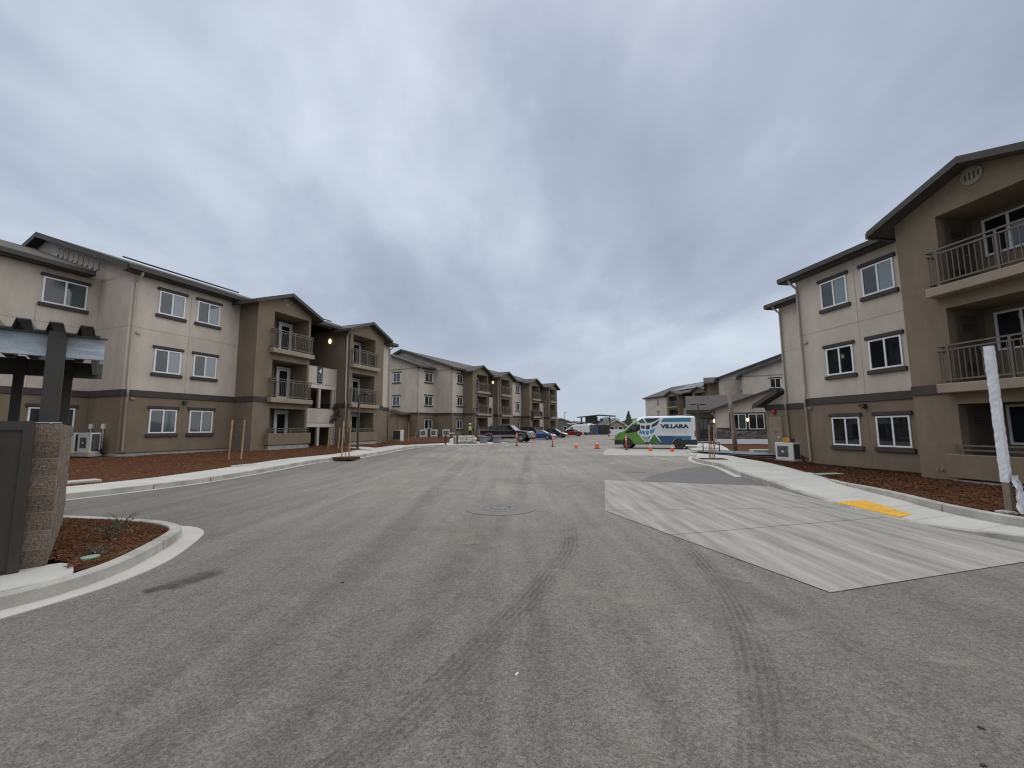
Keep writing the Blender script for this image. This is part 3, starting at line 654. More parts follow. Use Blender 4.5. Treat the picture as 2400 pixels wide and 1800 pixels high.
        for zf in (.08, 2.60, 5.25):
            if style == 'door':
                d0 = (o0+.12) if door_side == 0 else (o1-.05-.92)
                fr = s.mb()
                for q in ((d0, d0+.08, zf, zf+1.95), (d0+.84, d0+.92, zf, zf+1.95), (d0+.08, d0+.84, zf+1.87, zf+1.95)): fr.box(q[0], q[1], BK, BK+.05, q[2], q[3])
                for q in ((d0+.10, d0+.20, zf+.02, zf+1.85), (d0+.72, d0+.82, zf+.02, zf+1.85), (d0+.20, d0+.72, zf+.02, zf+.25), (d0+.20, d0+.72, zf+1.73, zf+1.85)): fr.box(q[0], q[1], BK+.01, BK+.04, q[2], q[3])
                o = fr.build('glass_door', K['white'], s.root); s.bx('pane', K['glass'], d0+.19, d0+.73, BK+.012, BK+.027, zf+.24, zf+1.75, o)
                s.bx('door_surround', K['trim'], d0-.12, d0+.97, BK-.003, BK+.012, zf, zf+2.05)
            else:
                s.window(o0+.76, BK, zf+.90, WIN if zf > 5 else WIN, panes=('glass', 'glass'), trim=False)
                dd = s.mb(); 
                b = s.mb(); b.box(o0, o0+.03, .35, 1.12, zf+.02, zf+1.9); o = b.build('closet_door', K['dark_door'], s.root)
                for zz in (.35, 1.45):
                    for i in range(6): s.bx('louvre', K['black'], o0+.03, o0+.036,   .56, .90, zf+zz+.04*i, zf+zz+.04*i+.02, o)
                s.mb().tube([(o0+.03, .43, zf+.98), (o0+.08, .43, zf+.98), (o0+.08, .53, zf+.98)], .012, 6).build('lever', K['alloy'], o)
    def stair(s, s0, s1, number=True, n0=-3.2, sign_at=.56):
        cr = K['cream']; N0 = .3
        for z0, z1 in ((3.78, 4.90), (1.33, 2.24)):
            s.bx('guard_panel', cr, s0+.003, s1-.12, N0-.15, N0, z0, z1, bevel=.008)
            s.bx('guard_cap', K['trim'], s0+.003, s1-.12, N0-.16, N0+.012, z1, z1+.03)
            s.bx('landing_edge', K['beam'], s0+.003, s1-.14, N0-.17, N0+.03, z0-.27, z0-.03, bevel=.008)
            s.bx('landing', K['found'], s0, s1, n0+1.8, N0-.171, z0-.25, z0-.06)
        for a in (s1-.26, s0+(s1-s0)*.58):
            s.bx('column', cr, a-.08, a+.08, N0-.16, N0-.005, -.3, 1.05); s.bx('column', cr, a-.08, a+.08, N0-.16, N0-.005, 2.27, 3.50)
        s.bx('column', cr, s1-.119, s1-.01, N0-.16, N0-.001, -.3, 4.93)
        for zf in (2.66, 5.32): s.bx('floor_slab', K['found'], s0, s1, n0, n0+1.5, zf-.2, zf)
        for (z0, z1, d) in ((0, 1.3, 1), (1.3, 2.66, -1), (2.66, 3.75, 1), (3.75, 5.32, -1)):
            b = s.mb(); c = s0+(.35 if d > 0 else .6)*(s1-s0)+(-.4 if d > 0 else .4); na, nb = (n0+1.5, N0-1.35) if d > 0 else (N0-1.35, n0+1.5)
            st = 7
            for i in range(st):
                y0 = na+(nb-na)*i/st; y1 = na+(nb-na)*(i+1)/st; z = z0+(z1-z0)*(i+1)/st; b.box(c-.5, c+.5, min(y0, y1), max(y0, y1)+.001, z-.22, z-.001*i)
            b.build('stair_flight', K['found'], s.root)
        if number is not None:
            a = s0+(s1-s0)*sign_at; b = s.bx('number_sign', K['navy'], a-.21, a+.21, N0+.002, N0+.03, 3.84, 4.93)
            if number:
                me = text_mesh(number, .42, .004, .012); me.materials.append(K['whitep'])
                o = place('number', me, None, b, s.T(a, N0+.036, 4.48)); o.rotation_euler = (math.pi/2, 0, 0 if s.sg < 0 else math.pi); o.scale = (s.k,)*3
                for i in range(3):
                    for j in (-1, 1): s.bx('unit_range', K['joint'], a+j*.10-.065, a+j*.10+.065, N0+.031, N0+.034, 4.32-.16*i-.03, 4.32-.16*i+.035, b)
    def sconce(s, a, n, z, d=-1):
        o = s.mb().lathe([(.02, -.17), (.075, -.12), (.09, 0), (.075, .12), (.02, .17)], 12, (a+d*.07, n, z)).build('wall_sconce', K['lampglow'], s.root, smooth=True)
        s.bx('sconce_plate', K['darkm'], *((a+d*.02, a) if d < 0 else (a, a+d*.02)), n-.06, n+.06, z-.2, z+.2, o)
    def walllight(s, a, n, z):
        o = s.bx('wall_light', K['darkm'], a-.07, a+.07, n, n+.10, z-.06, z+.09, bevel=.01); s.mb().box(a-.09, a+.09, n+.10, n+.19, z-.02, z+.10).build('lamp_hood', K['darkm'], o)
    def capbox(s, a, n, z, m='pipe_cream'): s.bx('vent_cap', K[m], a-.08, a+.08, n, n+.07, z-.05, z+.05, bevel=.01)
    def joints(s, hs, vs, n):
        for s0, s1, z in hs: s.bx('control_joint', K['joint'], s0, s1, n, n+.003, z-.008, z+.008)
        for a, z0, z1 in vs: s.bx('control_joint', K['joint' if z0 > 2 else 'joint_tan'], a-.007, a+.007, n, n+.003, z0, z1)
    def wing(s, s0, s1, n0, n1, tanall=False, ztop=7.63):
        s.bx('lower_wall', K['tan'], s0, s1, n0, n1, -.002, 2.50); s.bx('upper_wall', K['tan' if tanall else 'cream'], s0, s1, n0, n1-.002, 2.50, ztop)
        s.bx('foundation', K['found'], s0+.01, s1-.01, n0+.01, n1-.015, -.6, -.003)
        s.bx('weep_screed', K['trim'], s0, s1, n1-.02, n1+.012, -.015, .012)

WZ = (.80, 3.47, 6.12)
# ---- near left block (number 4)
b4 = Bld('apartment_block', 'near left three-storey block carrying the number 4 sign', (-17.75, 18.75), 69.1, .65, 1.1)
b4.wing(0, 4.75, -14.7, 0); b4.wing(4.75, 8.15, -14.7, -.25, True); b4.wing(8.15, 11.43, -14.7, -3.2, True); b4.wing(11.43, 14.88, -14.7, -.25, True); b4.wing(14.88, 17.4, -14.7, 0)
b4.wing(-9.5, -.003, -13.5, -2.35)
b4.bx('side_wall', K['tan'], 8.0, 8.149, -3.2, 0, -.3, 7.6); b4.bx('side_wall', K['tan'], 11.431, 11.6, -3.2, 0, -.3, 7.6)
b4.gable_end(0, -1, -14.7, 0, -7.35, 7.5, 7.85, .35); b4.gable_end(17.4, 1, -14.7, 0, -7.35, 7.5, 7.85, .35)
main_roof, zr4 = b4.gable_roof(0, 17.4, -14.7, 0, -7.35, 7.85, .35)
b4.gable_roof(-9.5, -.42, -13.5, -2.35, -7.6, 7.82, .35, end1=0.0)
b4.bay(4.75, 8.15, 5.72, 8.0); b4.bay(11.43, 14.88, 11.69, 13.94)
b4.stair(8.15, 11.43, '4')
for a in (1.56, 3.17):
    for i, z in enumerate(WZ): b4.window(a, 0, z, panes=('screen', 'blind') if i else ('glass', 'blindg'))
b4.window(-1.10, -2.35, 6.12, WINW, panes=('screen', 'blindg')); b4.window(-1.10, -2.35, .80, WINW, panes=('glass', 'screen')); b4.window(-1.10, -2.35, 3.47, WINW)
b4.window(-5.2, -2.35, 6.12, WINW); b4.window(-5.2, -2.35, .8, WINW)
b4.band(0, 4.749, 0); b4.bandside(0, -2.35, .05); b4.band(-9.5, -.05, -2.35); b4.bandside(4.75, .05, 1.36); b4.bandside(11.43, -3.2, 1.36); b4.band(14.88, 17.4, 0)
b4.joints([(0, 4.75, 5.32)], [(2.36, 2.64, 7.6), (2.36, 0, 2.35)], 0); b4.bx('control_joint', K['joint'], -.003, 0, -2.35, 0, 5.312, 5.328)
b4.joints([(-4.5, 0, 5.32)], [(-1.9, 2.64, 6.0)], -2.35)
b4.bx('control_joint', K['joint_tan'], 4.747, 4.75, 0, 1.36, 5.312, 5.328); b4.bx('control_joint', K['joint_tan'], 4.75, 5.6, 1.36, 1.363, 5.312, 5.328)
b4.pipe(.14, 0); b4.pipe(11.25, 1.2, 7.5, en=.3); b4.pipe(17.3, 0)
b4.capbox(.36, 0, 5.08); b4.capbox(.36, 0, 2.26, 'pipe_tan'); b4.walllight(2.36, 0, 2.18); b4.sconce(11.43, -.35, 6.9)
for a in (5.2, 5.3): b4.bx('hose_bib', K['slab'], a-.03, a+.03, 1.36, 1.40, .22, .27)
# ornamental boards in the gable
for i in range(9):
    n_ = -2.75-.44*i; zt_ = 7.85+.35*(.45-n_)-.42-.02*(i % 2); b = b4.mb(); b.ext([(-.045, n_-.19, zt_+.066), (-.045, n_+.19, zt_-.066), (-.045, n_+.19, zt_-.38), (-.045, n_, zt_-.46), (-.045, n_-.19, zt_-.34)], (.044, 0, 0)); b.build('gable_shingle', K['cream'], b4.root)
# solar panels standing off the front roof slope
for i in range(4):
    for j in range(1):
        b = b4.mb(); a = .35+1.06*i; n_a, n_b = .10-j*1.8, -1.65-j*1.8; zf = lambda n_: 7.85+.35*(.45-n_)+.13
        b.ext([(a, n_a, zf(n_a)), (a+1.02, n_a, zf(n_a)), (a+1.02, n_b, zf(n_b)), (a, n_b, zf(n_b))], (0, 0, .07)); b.build('solar_panel', K['solar'], main_roof)
for i in range(2):
    b = b4.mb(); a = 8.9+1.06*i; n_a, n_b = .10, -1.65
    b.ext([(a, n_a, zf(n_a)), (a+1.02, n_a, zf(n_a)), (a+1.02, n_b, zf(n_b)), (a, n_b, zf(n_b))], (0, 0, .07)); b.build('solar_panel', K['solar'], main_roof)

# ---- far left block
bb = Bld('apartment_block', 'far left three-storey block behind the parked cars with two stair towers', (-7.64, 51.7), 62, .747, 1.1)
BAYS = [(2.35, 5.9, 3.30, 5.72, True), (8.88, 12.35, 9.15, 11.5, True), (17.75, 21.5, 18.75, 21.3, False), (25.4, 28.9, 25.7, 28.0, False)]
bb.wing(0, 2.35, -14.7, 0); bb.wing(-3.07, -.003, -13, -2.35); bb.wing(12.35, 17.75, -14.7, 0); bb.wing(2.35, 5.9, -14.7, -.25, True); bb.wing(8.88, 12.35, -14.7, -.25, True); bb.wing(5.9, 8.88, -14.7, -3.2, True); bb.wing(17.75, 21.5, -14.7, -.25, True); bb.wing(21.5, 25.4, -14.7, -3.2, True); bb.wing(25.4, 28.9, -14.7, -.25, True)
for s0_, s1_ in ((5.9, 8.88), (21.5, 25.4)): bb.bx('side_wall', K['tan'], s1_+.001, s1_+.15, -3.2, 0, -.3, 7.6); bb.bx('side_wall', K['tan'], s0_-.15, s0_-.001, -3.2, 0, -.3, 7.6)
bb.gable_end(0, -1, -14.7, 0, -7.35, 7.5, 7.85, .35); bb.gable_end(-3.07, -1, -13, -2.35, -7.35, 7.5, 7.82, .35)
bb.gable_roof(0, 28.9, -14.7, 0, -7.35, 7.85, .35); bb.gable_roof(-3.07, -.42, -13, -2.35, -7.35, 7.82, .35, end1=0.0)
for s0_, s1_, o0_, o1_, v in BAYS: bb.bay(s0_, s1_, o0_, o1_, fine=False, vent=False, style='door')
bb.stair(5.9, 8.88, ''); bb.stair(21.5, 25.4, '')
for z in WZ:
    bb.window(1.66, 0, z, panes=('glass', 'screen')); bb.window(-1.12, -2.35, z, WINW, panes=('glass', 'blindg')); bb.window(16.5, 0, z, panes=('glass', 'screen'))
for z in WZ[1:]: bb.window(-3.07, -5.35, z, facing='-', panes=('screen', 'glass'))
bb.band(0, 2.349, 0); bb.bandside(0, -2.35, .05); bb.band(-3.07, -.05, -2.35); bb.bandside(-3.07, -9, -2.3); bb.bandside(2.35, .05, 1.36); bb.band(12.35, 17.75, 0); bb.bandside(17.75, .05, 1.36); bb.bandside(8.88, -3.2, 1.36); bb.bandside(25.4, -3.2, 1.36)
bb.pipe(.12, 0); bb.pipe(-2.95, -2.35); bb.pipe(8.72, 1.1, 7.5, en=.3); bb.pipe(12.7, 0); bb.sconce(8.88, .3, 6.9)
# meter closets with a small roof at the end wall
def closets(B, s0, nA, nB, depth, doors, fac=-1):
    a = s0-depth
    B.bx('closet_wall', K['tan'], a, s0-.001, nA, nB, -.3, 2.42)
    rf = B.roofslab('closet_roof', [(nB+.35, 2.48), ((nA+nB)/2, 3.02), (nA-.35, 2.48)], (a-.3, s0-.06), .13)
    b = B.mb(); m_ = (nA+nB)/2; b.ext([(a, nA, 2.42), (a, nB, 2.42), (a, m_, 2.9)], (.15, 0, 0)); B_ = b.build('closet_gable', K['cream'], B.root)
    B.bx('gutter', K['fascia'], a-.3, s0-.06, nB+.35, nB+.43, 2.30, 2.46, rf)
    return rf
closets(bb, -3.07, -7.5, -3.6, 1.4, 2)
for n_ in (-4.4, -6.7):
    o = bb.bx('closet_door', K['door_tan'], -4.5, -4.47, n_-.42, n_+.42, 0, 2.05)
    for zz in (.2, 1.35): bb.bx('louvre_panel', K['slab'], -4.51, -4.5, n_-.12, n_+.12, zz, zz+.25, o)
    bb.bx('door_sign', K['tail'], -4.508, -4.5, n_-.07, n_+.07, 1.1, 1.16, o)

# ---- near right block
r_ = Bld('apartment_block', 'near right three-storey block with deep balconies behind the wrapped pole', (12.173, 17.191), 280.5, .15, 1.0)
r_.wing(0, 4.93, -14.7, 0); r_.wing(4.93, 8.77, -14.7, -.25, True); r_.wing(8.77, 15, -14.7, 0); r_.wing(-3.4, -.003, -13, -2.35)
r_.gable_end(0, -1, -14.7, 0, -7.35, 7.5, 7.88, .35); r_.gable_end(-3.4, -1, -13, -2.35, -7.35, 7.5, 7.85, .35)
rr_, _ = r_.gable_roof(0, 15, -14.7, 0, -7.35, 7.88, .35); r_.gable_roof(-3.4, -.42, -13, -2.35, -7.35, 7.85, .35, end1=0.0)
r_.bay(4.93, 8.77, 5.96, 8.60, style='window')
for a in (1.66, 3.29):
    for i, z in enumerate(WZ): r_.window(a, 0, z-.02, panes=(('glass', 'glass'), ('glass', 'glass'), ('screen', 'blind'))[i])
r_.band(0, 4.92, 0); r_.band(-3.4, -.003, -2.35); r_.joints([(0, 4.93, 5.27)], [(2.48, 2.64, 7.6), (2.48, 0, 2.35)], 0); r_.joints([(-3.4, 0, 5.27)], [], -2.35)
r_.bx('control_joint', K['joint_tan'], 4.93, 5.7, 1.36, 1.363, 5.262, 5.278)
r_.pipe(.10, 0, zb=-.02); r_.pipe(-3.3, -2.35, zb=-.02); r_.capbox(.28, 0, 4.95); r_.capbox(.24, 0, 2.22, 'pipe_tan'); r_.walllight(2.44, 0, 2.18)
for a in (5.36, 5.46): r_.bx('hose_bib', K['slab'], a-.025, a+.025, 1.36, 1.40, .26, .31)
r_.bx('closet_wall', K['tan'], -4.74, -3.402, -4.2, -2.35, -.3, 2.50)
b = r_.mb(); b.ext([(-5.15, -1.95, 2.66), (-3.45, -1.95, 3.38), (-3.45, -1.95, 3.24), (-5.15, -1.95, 2.52)], (0, -3.0, 0)); crf = b.build('closet_roof', K['roof'], r_.root)
b = r_.mb(); b.ext([(-5.17, -1.949, 2.68), (-3.45, -1.949, 3.40), (-3.45, -1.949, 3.18), (-5.17, -1.949, 2.46)], (0, .05, 0)); b.build('rake_board', K['fascia'], crf)
b = r_.mb(); b.ext([(-4.74, -2.36, 2.50), (-3.41, -2.36, 2.50), (-3.41, -2.36, 3.18), (-4.74, -2.36, 2.62)], (0, -.2, 0)); b.build('closet_gable', K['cream'], r_.root)
r_.band(-4.74, -3.402, -2.35)
o = r_.bx('closet_door', K['door_tan'], -4.52, -3.72, -2.349, -2.31, -.05, 2.0); r_.bx('door_frame', K['tan'], -4.58, -3.66, -2.349, -2.325, -.06, 2.06)
for zz in (.35, 1.5): r_.bx('louvre_panel', K['slab'], -4.24, -4.0, -2.31, -2.304, zz, zz+.27, o)
r_.bx('door_sign', K['tail'], -4.19, -4.05, -2.31, -2.304, 1.17, 1.25, o); r_.mb().tube([(-3.82, -2.31, .95), (-3.82, -2.25, .95), (-3.94, -2.25, .95)], .016, 6).build('lever', K['chrome'], o)
r_.mb().lathe([(.13, -2.35), (.13, -2.30), (.10, -2.26), (.03, -2.24)], 14, (-4.15, 0, 2.26), 'y').build('alarm_bell', K['tail'], r_.root)
r_.bx('closet_step', K['conc'], -4.7, -3.5, -2.349, -1.7, -.12, -.02)

# ---- block behind the clubhouse, and the far right block
be = Bld('apartment_block', 'three-storey block rising behind the low clubhouse, gable end towards us', (26.2, 52.0), 65, -.1, 1.0, mirror=True)
be.wing(0, 2.35, -14.7, 0); be.wing(2.35, 5.9, -14.7, -.25, True); be.wing(5.9, 8.9, -14.7, -3.2, True); be.wing(8.9, 12.4, -14.7, -.25, True); be.wing(-3.07, -.003, -13, -2.35)
be.gable_end(0, -1, -14.7, 0, -7.35, 7.5, 7.85, .35); be.gable_end(-3.07, -1, -13, -2.35, -7.35, 7.5, 7.82, .35)
be.gable_roof(0, 12.4, -14.7, 0, -7.35, 7.85, .35); be.gable_roof(-3.07, -.42, -13, -2.35, -7.35, 7.82, .35, end1=0.0)
be.bay(2.35, 5.9, 3.3, 5.7, fine=False, vent=False); be.bay(8.9, 12.4, 9.2, 11.5, fine=False, vent=False); be.stair(5.9, 8.9, None)
for z in WZ: be.window(-1.6, -2.35, z, panes=('glass', 'screen')); be.window(-3.07, -5.6, z, facing='-', panes=('glass', 'glass'))
be.pipe(.12, 0); be.pipe(-2.95, -2.35)
bf = Bld('apartment_block', 'farthest right block with solar panels on its roof above the green van', (30.6, 95.0), 282, .45, 1.0)
bf.wing(0, 10.6, -14.7, 0); bf.wing(10.6, 14.6, -14.7, -.25, True); bf.wing(14.6, 19, -14.7, -3.2, True); bf.wing(19, 23, -14.7, -.25, True); bf.wing(23, 30, -14.7, 0)
bf.gable_end(0, -1, -14.7, 0, -7.35, 7.5, 7.85, .35); rf_, _ = bf.gable_roof(0, 30, -14.7, 0, -7.35, 7.85, .35)
bf.bx('side_wall', K['tan'], 14.45, 14.6, -3.2, 0, -.3, 7.6)
bf.bay(10.6, 14.6, 11.3, 14.3, fine=False, vent=False, style='window'); bf.bay(19, 23, 19.6, 22.6, fine=False, vent=False, style='window'); bf.stair(14.6, 19, '')
for z in WZ: bf.window(5.2, 0, z, WINT, panes=('glass', 'glass')); bf.window(10.0, 0, z, WINT, panes=('glass', 'glass'))
for i in range(5):
    for j in range(2):
        b = bf.mb(); a = 8.2+1.75*i; n_a, n_b = -1.6-2.1*j, -3.62-2.1*j
        b.ext([(a, n_a, zf(n_a)), (a+1.72, n_a, zf(n_a)), (a+1.72, n_b, zf(n_b)), (a, n_b, zf(n_b))], (0, 0, .07)); b.build('solar_panel', K['solar'], rf_)
# ------------------------------------------------------------------ clubhouse
ck = Bld('clubhouse', 'low clubhouse with stone wainscot and twin windows between the right blocks', (18.4, 37.5), -23, .14, 1.0)
ck.root['category'] = 'building'
ck.bx('wall', K['cream'], 0, 9.2, -8, 0, .9, 2.95); ck.bx('plinth', K['white'], -.04, 9.2, -8, .06, -.3, .42); ck.bx('base_wall', K['trim'], 0, 9.2, -7.9, -.005, .42, .9)
b = ck.mb(); b.ext([(0, 0, 2.951), (9.2, 0, 2.951), (9.2, 0, 3.05), (4.6, 0, 4.62), (0, 0, 3.05)], (0, -.2, 0)); b.build('gable_wall', K['cream'], ck.root)
for d in (-1, 1):
    se = 4.6+d*5.1; b = ck.mb(); b.ext([(4.6, .45, 4.80), (se, .45, 3.02), (se, .45, 2.88), (4.6, .45, 4.66)], (0, -8.6, 0)); q = b.build('roof', K['roof'], ck.root)
    b = ck.mb(); b.ext([(4.6, .451, 4.83), (se, .451, 3.05), (se, .451, 2.82), (4.6, .451, 4.60)], (0, .05, 0)); b.build('rake_board', K['fascia'], q)
for a in (1.78, 3.16):
    ck.bx('window_surround', K['trim'], a-.72, a+.72, -.002, .025, 1.12, 2.75); ck.window(a, .02, 1.28, WINK if False else win_meshes(1.18, 1.34) if a < 2 else win_meshes(1.19, 1.34), panes=('glass', 'blindg') if a < 2 else ('glass', 'glass'), trim=False)
# stacked stone, each stone a piece
random.seed(5)
def stones(B, s0, s1, n, z0, z1):
    z = z0; shapes = {}
    while z < z1-.03:
        h = random.choice((.07, .09, .11)); h = min(h, z1-z); a = s0
        while a < s1-.02:
            l = min(random.uniform(.16, .5), s1-a); d = random.uniform(.035, .075)
            if h > .03 and l > .03: B.bx('stone', random.choice(K['stone']), a+.004, a+l-.004, n, n+d, z+.003, z+h-.003)
            a += l
        z += h
stones(ck, 0, 1.05, 0, .42, 1.36); stones(ck, 1.05, 3.9, 0, .42, 1.10); stones(ck, 3.9, 4.6, 0, .42, 1.36)
ck.bx('stone_cap', K['trim'], -.03, 1.05, 0, .09, 1.36, 1.42); ck.bx('stone_cap', K['trim'], 3.9, 4.7, 0, .09, 1.36, 1.42)
ck.bx('entry_wall', K['tan'], -2.1, -.001, -8, -3.3, -.2, 3.1); stones(ck, -2.1, -1.55, -3.3, .1, 1.36)
b = ck.mb(); b.ext([(-2.5, -2.7, 3.16), (-2.5, -7.6, 4.88), (-2.5, -7.6, 4.74), (-2.5, -2.7, 3.02)], (6.5, 0, 0)); q = b.build('entry_roof', K['roof'], ck.root)
b = ck.mb(); b.ext([(-2.5, -7.602, 4.88), (-2.5, -12.5, 3.16), (-2.5, -12.5, 3.02), (-2.5, -7.602, 4.74)], (6.5, 0, 0)); b.build('roof_slope', K['roof'], q)
ck.bx('gutter', K['fascia'], -2.5, -.1, -2.7, -2.6, 2.86, 3.05, q); ck.bx('porch_floor', K['conc'], -2.1, -.001, -3.3, -1.2, -.2, .12)
dr_ = ck.mb()
for a in (-1.45, -.99, -.53, -.07): dr_.box(a-.035, a+.035, -3.3, -3.24, .12, 2.35)
dr_.box(-1.415, -.105, -3.3, -3.24, 2.27, 2.35); dr_.box(-1.415, -.105, -3.3, -3.24, .12, .2)
dd_ = dr_.build('entry_doors', K['trim'], ck.root)
for a in (-1.22, -.76, -.30): ck.bx('pane', K['glass'], a-.19, a+.19, -3.28, -3.265, .2, 2.27, dd_)
def sconce_f(B, a, n, z):
    o = B.mb().lathe([(.02, -.15), (.075, -.1), (.085, 0), (.075, .1), (.02, .15)], 12, (a, n+.08, z)).build('wall_sconce', K['lampglow'], B.root, smooth=True)
    B.bx('sconce_plate', K['darkm'], a-.05, a+.05, n, n+.02, z-.2, z+.2, o)
sconce_f(ck, -1.85, -3.3, 2.05); sconce_f(ck, 2.47, .026, 2.1); ck.sconce(0, -1.6, 2.05, -1)
ck.mb().tube([(-.2, .3, 2.85), (-.35, .1, 2.7), (-.06, -.1, 2.45), (-.06, -.1, .3)], .045, 8).build('downpipe', K['pipe_cream'], ck.root)

# ------------------------------------------------------------------ near refuse enclosure (left)
PE = Vector((-5.40, 4.70)); e1 = Vector((.7071, .7071)); e2 = Vector((-.7071, .7071))
en = thing('refuse_enclosure', 'split-face block enclosure with dark gate and ribbed metal roof at left edge', 'enclosure', (PE.x, PE.y, .145), rad(45))
# local: x along e1 (to the right), y along e2 (back)
random.seed(3)
def block_mesh(l, d, h, seed):
    rnd = random.Random(seed); b = MB(); nx, nz_, ny = 7, 4, max(3, int(d/.06))
    def wob(): return rnd.uniform(0, .010)
    def face(fn, nu, nv):
        ids = [[b.add(fn(i/nu, j/nv, 0 if i in (0, nu) or j in (0, nv) else wob())) for j in range(nv+1)] for i in range(nu+1)]
        for i in range(nu):
            for j in range(nv): b.f.append([ids[i][j], ids[i+1][j], ids[i+1][j+1], ids[i][j+1]])
    face(lambda u, v, w_: (l*u, -w_, h*v), nx, nz_); face(lambda u, v, w_: (l+w_, d*u, h*v), ny, nz_); face(lambda u, v, w_: (l*(1-u), d+w_*.2, h*v), nx, nz_); face(lambda u, v, w_: (-w_*.2, d*(1-u), h*v), ny, nz_); face(lambda u, v, w_: (l*u, d*v, h+w_*.3), nx, 2)
    me = b.mesh('block'); return me
hs_ = .2; cw = .205
endb = [block_mesh(cw, .386, hs_-.012, i) for i in range(3)]; halfb = [block_mesh(cw, .186, hs_-.012, 10+i) for i in range(2)]
for c in range(8):
    y = 0.0; k_ = 0
    while y < 3.0:
        half = (k_ == 0 and c % 2 == 1); l = .19 if half else .39
        me = withmat((halfb if half else endb)[(c+k_) % (2 if half else 3)], K['block'][(c*2+k_) % 3])
        place('block', me, None, en, (random.uniform(-.002, .002), y+.004, c*hs_+.003)); y += l+.01; k_ += 1
b = MB(); b.box(.006, cw-.006, .006, 3.0, 0, 8*hs_-.02); b.build('mortar', K['mortar'], en)
# gate panels
b = MB(); b.box(-2.4, .012, -.11, -.06, -.085, 1.62); gt_ = b.build('gate', K['gate'], en)
b = MB(); b.box(-2.4, .012, -.145, -.111, 1.52, 1.62); b.box(-2.4, .012, -.145, -.111, -.07, .02); b.box(-.07, .012, -.145, -.111, .02, 1.52); b.build('gate_frame', K['gate'], gt_)
b = MB(); b.box(-.75, -.24, -.20, -.147, 1.22, 1.38); b.build('latch', K['darkm'], gt_, bevel=.01)
# steel frame and roof
for i, (x, y, r) in enumerate(((.095, .12, .075), (.10, 2.85, .06), (-.42, 2.85, .055), (-3.2, 2.85, .06), (-3.2, .12, .075))):
    b = MB(); b.box(x-r, x+r, y-r, y+r, 1.60, 2.68); b.build('post', K['gate'], en)
b = MB(); b.box(.0, .2, .01, .23, 1.60, 1.612); b.build('base_plate', K['galv'], en)
for y0, m in ((.20, 'galv'), (2.93, 'deck')):
    b = MB(); b.box(-4.0, .50, y0, y0+.012, 2.40, 2.66); b.box(-4.0, .50, y0+.012, y0+.08, 2.40, 2.412); b.box(-4.0, .50, y0+.012, y0+.08, 2.648, 2.66); b.build('beam', K[m], en)
for x in (-3.4, -2.2, -1.0, .38):
    b = MB(); b.box(x, x+.06, .29, 2.92, 2.46, 2.655); b.build('purlin', K['deck'], en)
for x in (-3.8, .70):
    pass
# ribbed deck: one corrugated sheet
prof = []; x = -4.05
while x < .40:
    prof += [(x, 2.668), (x+.05, 2.668), (x+.075, 2.775), (x+.185, 2.775), (x+.21, 2.668)]; x += .25
prof.append((x, 2.668))
b = MB(); b.loft([[(p[0], y, p[1]+.02*(y > 1)) for p in prof] for y in (-.05, 3.2)], closed=False); b.loft([[(p[0], y, p[1]-.012+.02*(y > 1)) for p in prof] for y in (-.05, 3.2)], closed=False)
b.loft([[(p[0], -.05, p[1]) for p in prof], [(p[0], -.05, p[1]-.012) for p in prof]], closed=False); b.build('roof_deck', K['deck'], en, normals=False)
b = MB(); b.box(-4.1, .52, .10, .19, 2.655, 2.664); b.build('deck_flashing', K['deck'], en)

# ------------------------------------------------------------------ far refuse enclosure, carports, houses, trees
fe = thing('refuse_enclosure', 'far flat-roofed refuse enclosure beyond the parked cars', 'enclosure', (18.2, 100, 0), rad(-12))
b = MB(); b.box(-.6, 2.2, 0, 4, 0, 2.3); b.build('block_wall', K['block'][1], fe); b = MB(); b.box(2.25, 5.0, -.05, .05, .05, 2.25); b.build('gate', K['gate'], fe); b = MB(); b.box(5.0, 5.4, 0, 4, 0, 2.3); b.build('block_wall', K['block'][1], fe)
for x in (-1.6, -.5, 2.2, 5.2):
    for y in (.2, 3.8): b = MB(); b.box(x-.1, x+.1, y-.1, y+.1, 0, 4.3); b.build('post', K['gate'], fe)
b = MB(); b.ext([(-2.6, -.8, 4.25), (2.6, -.8, 4.75), (6.6, -.8, 4.45), (6.6, -.8, 4.30), (2.6, -.8, 4.55), (-2.6, -.8, 4.1)], (0, 5.5, 0)); b.build('roof', K['deck'], fe)
b = MB(); b.box(-.3, 2.1, .2, .3, 2.9, 4.4); b.build('screen_panel', K['gate'], fe)
for i, (px_, c_, l_) in enumerate(((1.6, (.05, .10, .22), 'tall blue'), (.3, (.13, .17, .16), 'grey-green'))):
    o = thing('wheelie_bin', l_+' bin standing before the far refuse enclosure', 'bin', (18.2+px_, 98.6-px_*.25, 0), rad(-12)); h = 1.9 if i == 0 else 1.15
    b = MB(); b.hexa([(-.4, -.35, .1), (.4, -.35, .1), (.4, .35, .1), (-.4, .35, .1)], [(-.5, -.45, h), (.5, -.45, h), (.5, .45, h), (-.5, .45, h)]); b.build('body', mat('bin_%d' % i, c_, .5), o, bevel=.03); b = MB(); b.box(-.53, .53, -.48, .48, h, h+.08); b.build('lid', K['black'], o)
cp = thing('carport', 'white wavy-edged carport roof behind the red car', 'carport', (15.9, 103, 0), rad(-8))
b = MB(); b.loft([[(x, y, 3.0+.16*math.sin(x*1.6)+(.05*x)) for x in [(-2.2+.4*i) for i in range(17)]] for y in (0, 5)], closed=False); b.loft([[(x, 0, 3.0+.16*math.sin(x*1.6)+(.05*x)-dz) for x in [(-2.2+.4*i) for i in range(17)]] for dz in (0, .3)], closed=False); b.build('canopy', K['white'], cp, normals=False)
for x in (-1.8, 1.0, 3.8): b = MB(); b.box(x-.08, x+.08, 1, 1.16, 0, 3.0); b.build('post', K['darkm'], cp)
